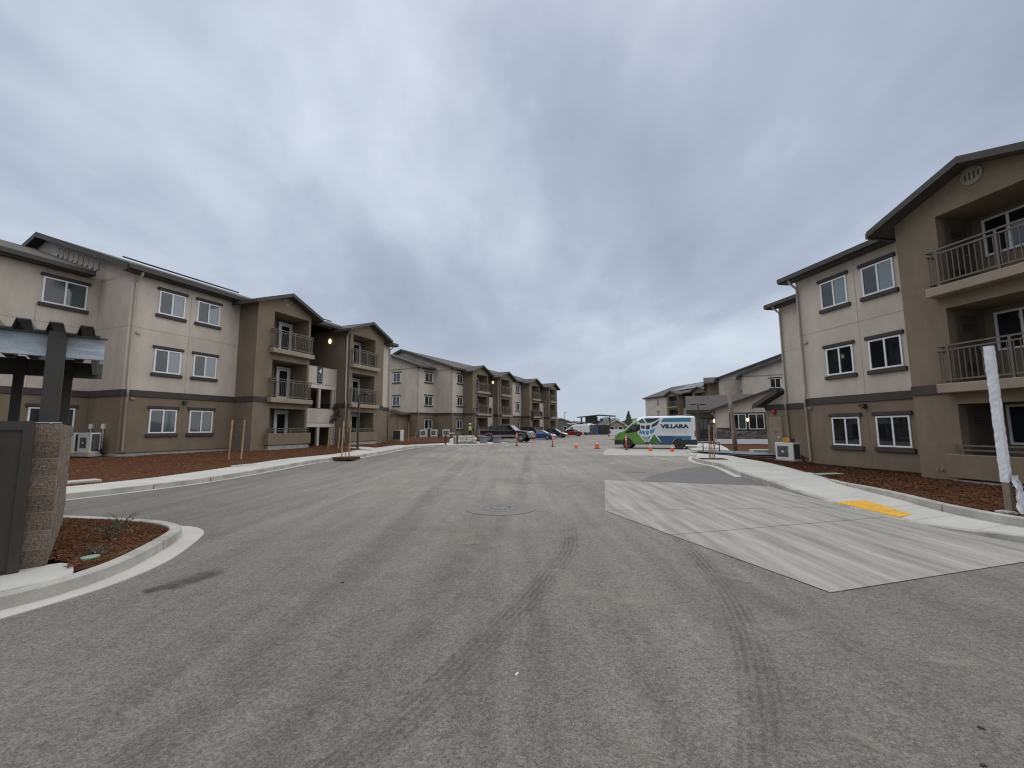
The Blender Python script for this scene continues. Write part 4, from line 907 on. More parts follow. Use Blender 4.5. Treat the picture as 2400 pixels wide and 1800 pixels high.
def house(name, label, loc, rz, w_, d_, h_, rh, wall, roofm='roof', wins=()):
    o = thing(name, label, 'house', loc, rad(rz)); b = MB(); b.box(-w_/2, w_/2, 0, d_, -.5, h_); b.build('wall', wall, o)
    b = MB(); b.ext([(-w_/2, 0, h_), (w_/2, 0, h_), (0, 0, h_+rh)], (0, d_, 0)); b.build('gable_wall', wall, o)
    for d in (-1, 1):
        b = MB(); b.ext([(0, -.4, h_+rh+.18), (d*(w_/2+.5), -.4, h_-.15), (d*(w_/2+.5), -.4, h_-.33), (0, -.4, h_+rh)], (0, d_+.8, 0)); q = b.build('roof', K[roofm], o)
        b = MB(); b.ext([(0, -.43, h_+rh+.2), (d*(w_/2+.5), -.43, h_-.13), (d*(w_/2+.5), -.43, h_-.38), (0, -.43, h_+rh-.05)], (0, .04, 0)); b.build('rake_board', K['beam'], q)
    for x, z in wins:
        b = MB(); b.box(x-.55, x+.55, -.03, .0, z, z+1.1); f = b.build('window', K['white'], o); b = MB(); b.box(x-.47, x+.47, -.04, -.031, z+.08, z+1.02); b.build('pane', K['glass'], f)
hw_ = mat('beige_siding', (.30, .27, .21), .85, .1, 1)
house('house', 'small beige gabled house behind the white pickup', (28.0, 112, .1), 6, 4.9, 9, 2.3, 1.25, hw_, wins=((-1.2, .7), (1.1, .7)))
house('house', 'brown roofed house on the rise among far trees', (46, 150, .6), -20, 11, 12, 2.4, 1.5, mat('brown_siding', (.17, .14, .11), .85), wins=((-3, .8), (2.5, .8)))
house('house', 'dark hipped house past the end of the far left block', (14.8, 128, 0), 12, 7.4, 10, 3.6, 1.0, mat('grey_siding', (.13, .13, .115), .85), wins=((-2, 1), (1.5, 1)))
house('house', 'far house ridge between the conifer and the end block', (60, 190, 1.5), 10, 16, 12, 2.4, 1.8, mat('tan_siding', (.22, .18, .14), .85), wins=((-5, .8), (4, .8)))
def leafmass(b, c, r, n, size, rnd):
    for _ in range(n):
        while True:
            p = [rnd.uniform(-1, 1) for _ in range(3)]; q = sum(x*x for x in p)
            if q <= 1: break
        k = (.55+.45*rnd.random()) if q > .2 else 1
        x, y, z = (c[i]+p[i]*r[i] for i in range(3)); a = Vector((rnd.uniform(-1, 1), rnd.uniform(-1, 1), rnd.uniform(-.6, 1))).normalized(); u = a.orthogonal().normalized(); v = a.cross(u); s_ = size*rnd.uniform(.5, 1.3)
        b.face(*[(x+(u*i+v*j).x*s_, y+(u*i+v*j).y*s_, z+(u*i+v*j).z*s_) for i, j in ((-1, -.5), (0, -.9), (1, .4), (0, .9))])
def tree(name, label, loc, h, rx, mi, seed, lobes=9, conifer=False, group='trees on the skyline'):
    rnd = random.Random(seed); o = thing(name, label, 'tree', loc, 0, group)
    b = MB(); b.tube([(0, 0, -.3), (.05*h*.2, 0, h*.3), (0, .03*h, h*.62)], .035*h, 8, .012*h)
    if not conifer:
        for i in range(5): a = i*1.3; b.tube([(0, 0, h*.35), (.3*rx*math.cos(a), .3*rx*math.sin(a), h*.55), (.62*rx*math.cos(a), .62*rx*math.sin(a), h*.72)], .014*h, 6, .005*h)
    b.build('trunk', K['bark'], o); b = MB()
    if conifer:
        for i in range(14):
            q = i/14; leafmass(b, (0, 0, h*(.14+.84*q)), (rx*(1-q)+.1, rx*(1-q)+.1, h*.05), int(150*(1-q))+25, .045*h, rnd)
    else:
        for i in range(lobes):
            a = rnd.uniform(0, 6.28); d = rx*rnd.uniform(.2, .68); zz = h*rnd.uniform(.5, .86); leafmass(b, (d*math.cos(a), d*math.sin(a), zz), (rx*rnd.uniform(.3, .5), rx*rnd.uniform(.3, .5), h*rnd.uniform(.10, .18)), 170, .035*h, rnd)
    b.build('crown', K['leafg'][mi], o, normals=False); return o
tree('conifer_tree', 'tall pointed conifer standing above the far roofs', (50.5, 180, 1.0), 7.8, 2.2, 3, 1, conifer=True)  # paler sage crown colour stands in for distance haze
for i, (x, y, z, h, rx, mi, lb) in enumerate(((40, 175, .5, 5.6, 5.5, 1, 'broad dark tree left of the conifer'), (34.5, 168, .5, 4.2, 3.4, 0, 'low olive tree farthest left on the right-hand skyline'), (36, 128, 0, 3.7, 3.2, 2, 'bare brown tree right of the beige house'), (41, 130, 0, 3.6, 3.0, 2, 'second bare brown tree just left of the van roof'), (63, 182, 2, 5.2, 3.6, 0, 'round olive tree right of the conifer by the end block'), (18.4, 132, 0, 3.6, 3.0, 1, 'dark tree beside the far carport'), (24.0, 150, 0, 4.2, 4, 1, 'dark tree seen through the far refuse enclosure'), (8.3, 130, 0, 3.0, 2.6, 1, 'low dark tree hugging the end of the far left block'), (55, 175, 1, 3.8, 4, 2, 'brown tree beneath the conifer'))):
    tree('tree', lb, (x, y, z), h, rx, mi, 20+i)

# ------------------------------------------------------------------ lamps, poles
def lamp(label, loc, h, rz=0, double=False):
    o = thing('street_lamp', label, 'street lamp', loc, rz); b = MB(); b.lathe([(.16, 0), (.16, .05), (.10, .08)], 12); b.build('base', K['darkm'], o)
    b = MB(); b.box(-.05, .05, -.05, .05, .05, h); b.build('pole', K['darkm'], o)
    b = MB(); b.box(0, .55, -.03, .03, h-.06, h-.01); b.box(.18, .72, -.14, .14, h-.03, h+.05)
    if double: b.box(-.55, 0, -.03, .03, h-.06, h-.01); b.box(-.72, -.18, -.14, .14, h-.03, h+.05)
    b.build('head', K['darkm'], o, bevel=.01); return o
lamp('dark street lamp standing before the second balcony bay of the near left block', (-9.71, 26.2, bedL(-9.71, 26.2)), 3.45, rad(-12))
lamp('dark street lamp behind the worker in the hi-vis vest', (-4.72, 50.8, .5), 3.6, rad(-10))
lamp('double-headed street lamp by the clubhouse entry', (17.05, 38.0, .2), 3.5, rad(-15), True)
lamp('far street lamp past the end of the far left block', (13.2, 105, 0), 5.6, 0)
# wrapped pole at right
wp = thing('wrapped_pole', 'square pole wrapped in white plastic at the right edge', 'pole', (8.30, 7.10, .19), rad(18))
b = MB(); b.box(-.042, .042, -.042, .042, 0, 2.78); b.build('timber', K['oldwood'], wp)
b = MB(); ring = []; rnd = random.Random(4)
secs = []
for i in range(40):
    z = .52+2.30*i/39; j = .004 if 0 < i < 39 else 0
    secs.append([(sx*(.052+rnd.uniform(-j, j)), sy*(.052+rnd.uniform(-j, j)), z+(.02*sx if i == 0 else 0)) for sx, sy in ((-1, -1), (-.33, -1.05), (.33, -1.05), (1, -1), (1.05, -.33), (1.05, .33), (1, 1), (.33, 1.05), (-.33, 1.05), (-1, 1), (-1.05, .33), (-1.05, -.33))])
b.loft(secs); b.build('plastic_wrap', K['whitewrap'], wp, smooth=False)
b = MB(); rows = []
for i in range(15):
    q = i/14; z = .62-.62*q; wd = .05+.15*ss(.1, .9, q); rows.append([(.0+.06*q+wd*(j/9-.5)*2, -.10-.08*q+.03*math.sin(j*1.9+i*.7)+.02*math.sin(j*3.1), z+.012*math.sin(j*2.3)) for j in range(10)])
b.loft(rows, closed=False); b.build('torn_wrap', K['whitewrap'], wp, normals=False, smooth=True)
b = MB(); b.lathe([(.14, 0), (.14, .02), (.09, .04)], 14, (-.10, 0, .0)); b.build('footing', K['found'], wp)
# leaning weathered pole
lp = MB(); lp.tube([(0, 0, -.05), (-.03, .0, 1.2), (-.09, .02, 2.5), (-.17, .03, 3.5)], .135, 10, .10); o = lp.build('timber_pole', K['oldwood'], loc=(13.42, 25.2, .14), smooth=True); tag(o, 'leaning weathered timber pole in front of the clubhouse', 'pole')
# staked saplings
def sapling(label, loc, rz, h=1.75, gap=.42, leaf=None, lean=.05, tall=2.3):
    o = thing('staked_sapling', label, 'sapling', loc, rz)
    for sx in (-1, 1):
        b = MB(); b.tube([(sx*gap/2, 0, -.1), (sx*gap/2+lean, 0, h)], .034, 8); b.build('stake', K['wood'], o)
    for z in (h*.48, h*.82): b = MB(); b.tube([(-gap/2+lean*.5, -.03, z), (0, -.05, z-.05), (gap/2+lean*.5, -.03, z+.02)], .012, 6); b.build('tie', K['black'], o)
    rnd = random.Random(int(loc[0]*10)); b = MB(); b.tube([(0, 0, -.05), (.02, .01, tall*.5), (0, 0, tall)], .018, 6, .006)
    for i in range(7): a = rnd.uniform(0, 6.28); z = tall*rnd.uniform(.55, .92); l = rnd.uniform(.15, .4); b.tube([(0.01, 0, z), (l*.5*math.cos(a), l*.5*math.sin(a), z+l*.5), (l*.8*math.cos(a), l*.8*math.sin(a), z+l*.95)], .007, 5, .003)
    b.build('trunk', K['bark'], o)
    if leaf:
        b = MB(); 
        for i in range(9): leafmass(b, (rnd.uniform(-.22, .22), rnd.uniform(-.2, .2), tall*(.58+.4*i/9)), (.20, .20, .18), 75, .045, rnd)
        b.build('crown', K[leaf] if isinstance(leaf, str) else leaf, o, normals=False)
    return o
sapling('staked bare sapling in the near left mulch bed', (-12.45, 18.8, bedL(-12.45, 18.8)), rad(35), 1.78, .46, tall=1.7)
sapling('staked sapling in a tree well at the left kerb', (-8.12, 20.35, Zt(-8.1, 20.3)+.16), rad(55), 1.75, .40, tall=1.9)
sapling('young purple-leaved tree before the stair opening of the near left block', (-11.2, 26.1, bedL(-11.2, 26.1)), rad(20), 1.3, .6, 'leafp', tall=2.9)
sapling('staked sapling in the tree well at the right kerb', (9.42, 19.8, .14), rad(-40), 1.62, .20, tall=1.8)
sapling('purple young tree behind the parked blue car', (3.3, 67.5, .3), 0, 1.6, .6, 'leafp', tall=4.2)
for i, (x, y, zz) in enumerate(((-8.12, 20.35, Zt(-8.1, 20.3)+.147), (9.42, 19.75, .152))):
    b = MB(); b.prism([(x-.62, y-.25), (x+.45, y-.55), (x+.62, y+.3), (x-.4, y+.6)], zz-.1, zz+.012); struct(b.build('tree_well', K['mulch']))
# path to the stairs
poly_slab('footpath', K['conc'], [(-8.75, 26.9, .455), (-8.42, 24.9, .435), (-12.6, 29.4, .50), (-13.9, 30.9, .53), (-14.2, 32.2, .53), (-12.7, 31.3, .50)], walkL)
# lids
def lid(label, loc, rz, wx, wy, m, h=.03): b = MB(); b.box(-wx, wx, -wy, wy, -.1, h); o = b.build('access_cover', K[m], loc=loc, bevel=.012); o.rotation_euler = (0, 0, rz); tag(o, label, 'access cover')
lid('pale utility lid at the edge of the near left bed beside the pavement', (-10.9, 17.1, bedL(-10.9, 17.1)), rad(75), .45, .22, 'greylid', .04)
lid('long grey utility lid behind the block pillar', (-12.75, 11.95, bedL(-12.75, 11.95)+.02), rad(62), .75, .25, 'greylid', .03)
lid('long green-grey valve lid in the right mulch bed', (9.75, 13.0, bedR(9.75, 13.0)), rad(10), .42, .14, 'grass_lid')
lid('pale utility lid under the left street lamp', (-9.3, 25.3, bedL(-9.3, 25.3)), rad(70), .5, .2, 'greylid')
lid('low concrete vault in front of the clubhouse bed', (13.9, 23.2, .16), rad(-8), .62, .30, 'conc', .22)
b = MB(); b.lathe([(.085, -.03), (.085, .012), (.0, .014)], 20, cap=False); tag(b.build('valve_cover', K['grass_lid'], loc=(-5.0, 5.08, .165)), 'oval green valve lid in the island mulch', 'access cover')
# island plants
def shrub(label, loc, r, seed, mi=3):
    rnd = random.Random(seed); o = thing('young_shrub', label, 'shrub', loc); b = MB()
    for i in range(12):
        a = rnd.uniform(0, 6.28); l = r*rnd.uniform(.5, 1.1); hh = rnd.uniform(.5, 1.0)*r; b.tube([(0, 0, 0), (l*.5*math.cos(a), l*.5*math.sin(a), hh*.7), (l*math.cos(a), l*math.sin(a), hh)], .005, 5, .002)
    b.build('stems', K['bark'], o); b = MB()
    for i in range(22): a = rnd.uniform(0, 6.28); l = r*rnd.uniform(.1, 1.0); leafmass(b, (l*math.cos(a), l*math.sin(a), rnd.uniform(.05, .7)*r), (.05, .05, .04), 5, .012, rnd)
    b.build('foliage', K['leafg'][mi], o, normals=False)
shrub('small grey-green shrub at the back of the island mulch', (-5.72, 6.05, .15), .24, 1); shrub('low grey-green shrub near the valve lid in the island', (-5.12, 5.30, .15), .13, 2); shrub('thin taller shrub behind the others in the island', (-6.1, 6.6, .15), .26, 3)
# ------------------------------------------------------------------ vehicles
def wheel(root, x, y, z, r, wd, rim='alloy', spokes=6, side=1):
    o = MB().lathe([(r*.60, -wd/2), (r*.93, -wd/2), (r, -wd*.32), (r, wd*.32), (r*.93, wd/2), (r*.60, wd/2)], 24, (0, 0, 0), 'y', cap=True).build('wheel', K['rubber'], root, loc=(x, y, z), smooth=False)
    b = MB(); b.lathe([(r*.62, side*wd*.50), (r*.58, side*wd*.53), (r*.54, side*wd*.40), (r*.02, side*wd*.40)], 20, (0, 0, 0), 'y', cap=False); b.build('rim', K['blackpl'] if spokes else K[rim], o)
    if spokes:
        b = MB(); b.lathe([(r*.62, side*wd*.505), (r*.56, side*wd*.54), (r*.55, side*wd*.42)], 20, (0, 0, 0), 'y', cap=False)
        for i in range(spokes):
            a = 2*math.pi*i/spokes; c, s_ = math.cos(a), math.sin(a); P = []
            for u, v in ((.05, -.11), (.57, -.075), (.57, .075), (.05, .11)): P.append((r*(u*c-v*s_), side*wd*.42, r*(u*s_+v*c)))
            b.ext(P, (0, side*wd*.10, 0))
        b.lathe([(r*.16, side*wd*.42), (r*.14, side*wd*.56), (.001, side*wd*.56)], 12, (0, 0, 0), 'y', cap=False); b.build('spokes', K[rim], o)
    else:
        b = MB(); b.lathe([(r*.20, side*wd*.42), (r*.18, side*wd*.54), (.001, side*wd*.54)], 12, (0, 0, 0), 'y', cap=False); b.build('hub', K['blackpl'], o)
def sec(x, z0, z1, w_, r, wb=None):
    wb = wb if wb is not None else w_-.06; P = [(wb, z0), (w_, z0+.12*(z1-z0)+.05), (w_, z1-r)]
    for i in range(1, 5): a = i*math.pi/8; P.append((w_-r*(1-math.cos(a)), z1-r+r*math.sin(a)))
    P.append((.35*w_, z1+.015)); L_ = [(x, y, z) for y, z in P]; return L_+[(x, -y, z) for y, z in reversed(P)]
def arch(b, x, z, r, y, side, zmin):
    pts = []
    for i in range(15): a = math.pi*i/14; pts.append((x+r*math.cos(a), y, max(zmin, z+r*math.sin(a))))
    pts = [(x+r, y, zmin)]+pts+[(x-r, y, zmin)]; b.ext(pts, (0, -side*.06, 0))
def glasspoly(root, name, pts, d, m='carglass'): b = MB(); b.ext(pts, d); return b.build(name, K[m], root)

def van(root, L, H, W, bodym, cabm=None):
    """long cargo van pointing +x"""
    hl = L/2; k = H/2.5
    S = [(-hl, .50, 2.36, W-.06, .20), (-hl+.06, .45, 2.46, W, .22), (-hl+.9, .45, 2.50, W, .24), (.3, .45, 2.50, W, .24), (.75, .45, 2.46, W, .26), (1.15, .45, 2.31, W, .28), (1.5, .45, 2.06, W, .28), (1.85, .45, 1.76, W, .24), (2.16, .45, 1.47, W, .16), (2.40, .45, 1.37, W-.01, .14), (2.68, .45, 1.27, W-.05, .14), (2.86, .45, 1.10, W-.12, .14), (2.95, .48, .92, W-.20, .12)]
    SS = [sec(x*hl/2.99, z0, z1*k if z1 > 1.5 else z1, w_, r) for x, z0, z1, w_, r in S]
    b = MB(); b.loft(SS[:6] if cabm else SS); o = b.build('body', bodym, root, smooth=False)
    if cabm: b = MB(); b.loft(SS[5:]); b.build('cab', cabm, root, smooth=False)
    return o
# ---- green and blue signwritten van
vr = thing('cargo_van', 'green and blue cargo van lettered VILLARA parked across the road', 'van', (11.2, 32.85, 0), rad(154.5))
green = paint('van_green', (.115, .285, .045)); dgreen = paint('van_dark_green', (.035, .15, .05)); vwhite = paint('van_white', (.68, .71, .72)); vnavy = paint('van_navy', (.012, .022, .06)); vblue = paint('van_blue', (.05, .22, .52)); vteal = paint('van_teal', (.012, .17, .30)); vteal2 = paint('van_dark_teal', (.015, .075, .16))
W_ = .985
van(vr, 5.98, 2.5, W_, vwhite, green)
def Vx(X): return 2.99-(X-130)/327.0
def Vz(Y): return (850-Y)/311.0
def decal(name, m, pts, th=.004, sides=(1, -1)):
    for sd_ in sides:
        b = MB(); P = [(Vx(x), sd_*W_, Vz(y)) for x, y in pts]; b.ext(P, (0, sd_*th, 0)); b.build(name, m, vr)
decal('green_panel', green, [(300, 478), (380, 470), (720, 455), (930, 728), (605, 728), (575, 650), (530, 605), (450, 580), (380, 585), (330, 610)], .005)
decal('green_panel', dgreen, [(1120, 520), (1150, 520), (1300, 728), (985, 728)]); decal('green_panel', dgreen, [(760, 185), (868, 125), (950, 240), (800, 236)])
decal('navy_panel', vnavy, [(915, 122), (1290, 122), (1190, 185), (1085, 225), (985, 240)])
for P in ([(812, 292), (915, 296), (915, 372), (835, 366)], [(945, 294), (1050, 282), (1032, 380), (945, 386)], [(1092, 272), (1290, 160), (1215, 285), (1076, 350)]): decal('navy_panel', vnavy, P)
for P in ([(800, 402), (765, 482), (852, 490), (826, 412)], [(842, 416), (915, 422), (915, 512), (864, 502)], [(945, 424), (1020, 416), (1000, 510), (945, 515)], [(1046, 406), (1185, 350), (1108, 470), (1030, 492)]): decal('blue_panel', vblue, P)
for P in ([(850, 548), (885, 556), (905, 640)], [(900, 560), (925, 562), (925, 660)], [(945, 562), (980, 558), (945, 660)], [(1000, 556), (1050, 544), (962, 670)]): decal('green_panel', dgreen, P)
decal('teal_panel', vteal, [(1372, 128), (2000, 122), (2000, 215), (1312, 215)]); decal('teal_panel', vteal, [(1620, 540), (1985, 540), (1985, 640), (1870, 640), (1800, 610), (1710, 596), (1620, 610)]); decal('teal_panel', vteal2, [(1205, 540), (1620, 540), (1620, 610), (1560, 660), (1530, 728), (1335, 728)])
me = text_mesh('VILLARA', .40, .003, .030); me.materials.append(vnavy)
for sd_, rz in ((1, math.pi), (-1, 0)):
    o = place('lettering', me, None, vr, (Vx(1620), sd_*(W_+.006), Vz(358))); o.rotation_euler = (math.pi/2, 0, rz); bb_ = max(v.co.x for v in me.vertices)-min(v.co.x for v in me.vertices); o.scale = (2.02/bb_, .95, 1)
tagl = mat('tagline_green', (.30, .44, .36), .5)
for (x0, x1, y) in ((1345, 1600, 402), (1625, 1915, 402), (1350, 1770, 448), (1800, 1890, 450)):
    x = x0
    while x < x1: decal('tagline', tagl, [(x, y-7), (x+22, y-7), (x+22, y+7), (x, y+7)], .002, (1,)); x += 28
b = MB()
for sd_ in (1, -1):
    b.ext([(Vx(410), sd_*(W_+.001), Vz(480)), (Vx(600), sd_*(W_+.001), Vz(268)), (Vx(800), sd_*(W_+.001), Vz(262)), (Vx(800), sd_*(W_+.001), Vz(400)), (Vx(700), sd_*(W_+.001), Vz(444))], (0, sd_*.010, 0))
b.build('side_window', K['carglass'], vr)
b = MB(); b.ext([(1.47, -.74, 2.12), (1.47, .74, 2.12), (2.12, .82, 1.535), (2.12, -.82, 1.535)], (.012, 0, .014)); b.build('windscreen', K['carglass'], vr)
for sd_ in (1, -1):
    for wx, zr_ in ((1.955, .36), (-1.84, .36)): b = MB(); arch(b, wx, zr_, .47, sd_*(W_+.006), sd_, .36); b.build('wheel_arch', K['blackpl'], vr)
b = MB(); b.loft([[(x, y*w2, z) for y, z in ((1, .30), (1.0, .68), (-1.0, .68), (-1, .30))] for x, w2 in ((2.40, W_+.006), (2.72, W_-.03), (2.94, W_-.16), (3.02, W_-.35))]); b.build('front_bumper', K['blackpl'], vr)
b = MB(); b.box(-3.06, -2.15, -W_-.008, W_+.008, .34, .72); b.build('rear_bumper', K['blackpl'], vr, bevel=.02)
b = MB(); b.box(-1.4, 1.5, -W_+.02, W_-.02, .33, .5); b.build('sill', K['blackpl'], vr)
for sd_ in (1, -1):
    b = MB(); b.ext([(2.52, sd_*(W_-.035), 1.12), (2.80, sd_*(W_-.10), 1.05), (2.86, sd_*(W_-.12), .92), (2.62, sd_*(W_-.05), .95)], (.02, sd_*.03, .02)); b.build('headlight', K['chrome'], vr)
    b = MB(); b.box(-3.0, -2.93, sd_*(W_-.03)-.05, sd_*(W_-.03)+.05, .95, 1.38); b.build('tail_light', K['tail'], vr)
    b = MB(); b.box(1.62, 1.78, sd_*(W_+.06)-.02, sd_*(W_+.06)+.22*sd_ if sd_ > 0 else sd_*(W_+.06)+.02, 1.28, 1.62) if sd_ > 0 else b.box(1.62, 1.78, -W_-.28, -W_-.04, 1.28, 1.62); b.build('mirror', K['blackpl'], vr, bevel=.03)
    for wx in (1.955, -1.84): wheel(vr, wx, sd_*(W_-.12), .36, .36, .24, 'alloy', 0, sd_)
# ---- plain white van far back
wv = thing('cargo_van', 'white cargo van parked beyond the red car', 'van', (14.6, 93, 0), rad(168)); 
van(wv, 5.6, 2.35, .95, paint('plain_van_white', (.70, .72, .74)))
for sd_ in (1, -1):
    for wx in (1.85, -1.7): wheel(wv, wx, sd_*.84, .35, .35, .24, 'alloy', 0, sd_)
b = MB(); b.ext([(1.45, -.70, 1.98), (1.45, .70, 1.98), (2.05, .78, 1.47), (2.05, -.78, 1.47)], (.012, 0, .014)); b.build('windscreen', K['carglass'], wv)
b = MB()
for sd_ in (1, -1): b.ext([(1.85, sd_*.945, 1.2), (1.45, sd_*.94, 1.80), (.95, sd_*.945, 1.80), (.95, sd_*.945, 1.2)], (0, sd_*.012, 0))
b.build('side_window', K['carglass'], wv)
b = MB(); b.box(-2.86, -2.1, -.96, .96, .35, .6); b.box(2.2, 2.84, -.9, .9, .35, .62); b.build('bumpers', K['blackpl'], wv)

# ---- cars
def car(name, label, loc, rz, m, L=4.65, W=.90, H=1.42, suv=False, cat='car'):
    o = thing(name, label, cat, loc, rz); hl = L/2; q = L/4.65; bh = .95 if not suv else 1.08; hood = .90 if not suv else 1.05
    b = MB(); S = [(-2.32, .42, bh-.16, W-.12, .10), (-2.22, .26, bh-.02, W-.05, .10), (-1.7, .20, bh+.02, W, .10), (-.9, .20, bh, W, .09), (.5, .20, bh-.03, W, .09), (1.05, .20, hood+.01, W, .10), (1.75, .22, hood-.10, W-.03, .12), (2.12, .26, hood-.22, W-.10, .12), (2.30, .34, hood-.34, W-.22, .10)]
    b.loft([sec(x*q, z0, z1, w_, r) for x, z0, z1, w_, r in S]); b.build('body', m, o, smooth=False)
    if suv: prof_ = [(-2.15, bh-.02), (-1.95, H-.10), (-1.2, H), (.1, H), (.55, H-.08), (1.25, bh-.05)]
    else: prof_ = [(-1.85, bh), (-1.15, H-.10), (-.55, H), (.1, H-.01), (.45, H-.09), (1.28, bh-.06)]
    b = MB(); rows = []
    for x, z in prof_:
        f = (z-bh)/(H-bh); wt = W-.05-.20*max(0, f); wb = W-.05; rows.append([(x*q, wb, bh-.05), (x*q, wt, z-.02), (x*q, wt*.55, z+.01), (x*q, -wt*.55, z+.01), (x*q, -wt, z-.02), (x*q, -wb, bh-.05)])
    b.loft(rows); b.build('windows', K['carglass'], o)
    b = MB(); rows = []
    for x, z in prof_[1:-1]:
        f = (z-bh)/(H-bh); wt = W-.04-.20*max(0, f); rows.append([(x*q, wt, z-.045), (x*q, wt-.01, z-.0), (x*q, wt*.55, z+.03), (x*q, -wt*.55, z+.03), (x*q, -wt+.01, z), (x*q, -wt, z-.045)])
    b.loft(rows); b.build('roof', m, o)
    b = MB()
    for sd_ in (1, -1):
        for (xa, za), (xb, zb_) in ((prof_[0], prof_[1]), (prof_[-1], prof_[-2])):
            fa = 0; wt = W-.05-.20*(zb_-bh)/(H-bh); b.tube([(xa*q, sd_*(W-.05), bh-.02), (xb*q, sd_*wt, zb_-.02)], .04, 6)
        b.tube([(-.25*q, sd_*(W-.045), bh), (-.32*q, sd_*(W-.24), H-.04)], .032, 6)
    b.build('pillars', m if not suv else K['blackpl'], o)
    for sd_ in (1, -1):
        for wx in (1.38*q, -1.35*q): b = MB(); arch(b, wx, .34, .40, sd_*(W+.003), sd_, .22); b.build('wheel_arch', K['blackpl'], o)
    for sd_ in (1, -1):
        for wx in (1.38*q, -1.35*q): wheel(o, wx, sd_*(W-.10), .33, .33, .21, 'alloy', 5, sd_)
        b = MB(); b.ext([(1.95*q, sd_*(W-.13), hood-.22), (2.22*q, sd_*(W-.27), hood-.30), (2.27*q, sd_*(W-.30), hood-.40), (1.98*q, sd_*(W-.10), hood-.36)], (.03, sd_*.04, .01)); b.build('headlight', K['chrome'], o)
        b = MB(); b.box(-2.31*q, -2.18*q, min(sd_*(W-.35), sd_*(W-.04)), max(sd_*(W-.35), sd_*(W-.04)), bh-.25, bh-.10); b.build('tail_light', K['tail'], o)
        b = MB(); b.lathe([(.01, -.10), (.09, -.05), (.09, .05), (.01, .1)], 8, (.85*q, sd_*(W+.07), bh+.02), 'x'); b.build('mirror', m, o)
    return o
car('sedan', 'bright blue sedan parked beside the black pickup', (4.0, 60.2, 0), rad(-24), paint('blue_paint', (.012, .06, .24)))
car('parked_suv', 'black crossover roof showing behind the blue sedan', (3.2, 68.0, .05), rad(-24), paint('black_paint', (.012, .012, .014)), 4.7, .93, 1.75, True)
car('sedan', 'dark grey car nosed out between the blue and the red sedans', (7.2, 71.5, 0), rad(-26), paint('charcoal_paint', (.022, .022, .026)), 4.6, .92, 1.52)
car('sedan', 'red sedan showing its tail beyond the dark car', (11.7, 82.5, 0), rad(158), paint('red_paint', (.28, .012, .018)))
# ---- black pickup
pk = thing('pickup_truck', 'black crew-cab pickup with grey lower trim by the material pallets', 'pickup truck', (-.55, 46.6, .14), rad(-22))
pb = paint('pickup_black', (.008, .010, .022), .2); grey = mat('grey_cladding', (.25, .23, .20), .5, .05, 3)
b = MB(); b.loft([sec(x, z0, z1, w_, r) for x, z0, z1, w_, r in ((1.02, .62, 1.28, .98, .08), (1.6, .62, 1.27, .98, .10), (2.3, .62, 1.22, .97, .12), (2.75, .66, 1.14, .93, .12), (2.9, .72, 1.02, .84, .10))]); b.build('bonnet', pb, pk)
b = MB(); b.loft([sec(x, .62, 1.27, .98, .05) for x in (-.98, 1.02)]); b.build('cab_body', pb, pk)
b = MB(); rows = []
pf = [(-1.02, 1.25), (-.86, 1.86), (.1, 1.92), (.62, 1.84), (1.28, 1.28)]
for x, z in pf: f = (z-1.25)/.67; wt = .93-.17*f; rows.append([(x, .93, 1.22), (x, wt, z-.02), (x, -wt, z-.02), (x, -.93, 1.22)])
b.loft(rows); b.build('windows', K['carglass'], pk)
b = MB(); rows = []
for x, z in pf[1:-1]: wt = .94-.17*(z-1.25)/.67; rows.append([(x, wt, z-.05), (x, wt-.03, z+.02), (x, -wt+.03, z+.02), (x, -wt, z-.05)])
b.loft(rows); b.build('roof', pb, pk)
b = MB()
for sd_ in (1, -1):
    for A_, B_ in (((-1.02, .94, 1.25), (-.86, .78, 1.86)), ((1.26, .94, 1.27), (.62, .79, 1.85)), ((-.02, .945, 1.25), (-.06, .775, 1.90))): b.tube([(A_[0], sd_*A_[1], A_[2]), (B_[0], sd_*B_[1], B_[2])], .045, 6)
b.build('pillars', pb, pk)
b = MB()
for y0, y1 in ((.90, .985), (-.985, -.90)): b.box(-2.88, -.99, y0, y1, .62, 1.30)
b.box(-2.90, -2.82, -.98, .98, .62, 1.30); b.box(-2.85, -.99, -.9, .9, .62, .78); b.box(-1.04, -.99, -.9, .9, .62, 1.30); b.build('bed', pb, pk, bevel=.015)
b = MB()
for sd_ in (1, -1): b.box(-2.88, -2.36, sd_*.985-.006, sd_*.985+.006, .62, .82); b.box(-1.25, 1.38, sd_*.985-.008, sd_*.985+.008, .60, .80)
b.build('grey_cladding', grey, pk)
b = MB()
for sd_ in (1, -1):
    for wx in (1.95, -1.78):
        pts_o = [(wx+.56*math.cos(math.pi*i/12), sd_*.985, .46+.56*math.sin(math.pi*i/12)) for i in range(13)]; pts_i = [(wx+.47*math.cos(math.pi*i/12), sd_*.985, .46+.47*math.sin(math.pi*i/12)) for i in reversed(range(13))]
        n0_ = len(b.v); 
        for i in range(12): b.ext([pts_o[i], pts_o[i+1], pts_i[11-i], pts_i[12-i]], (0, sd_*.05, 0))
b.build('fender_flares', grey, pk)
for sd_ in (1, -1):
    for wx in (1.95, -1.78): b = MB(); arch(b, wx, .46, .47, sd_*(.985+.004), sd_, .44); b.build('wheel_arch', K['blackpl'], pk)
b = MB(); b.box(2.78, 3.0, -.90, .90, .50, .78); b.build('front_bumper', grey, pk, bevel=.03); b = MB(); b.box(2.86, 2.94, -.48, .48, .80, 1.06); b.build('grille', K['chrome'], pk); b = MB(); b.box(-3.02, -2.88, -.92, .92, .52, .70); b.build('rear_bumper', K['chrome'], pk, bevel=.02)
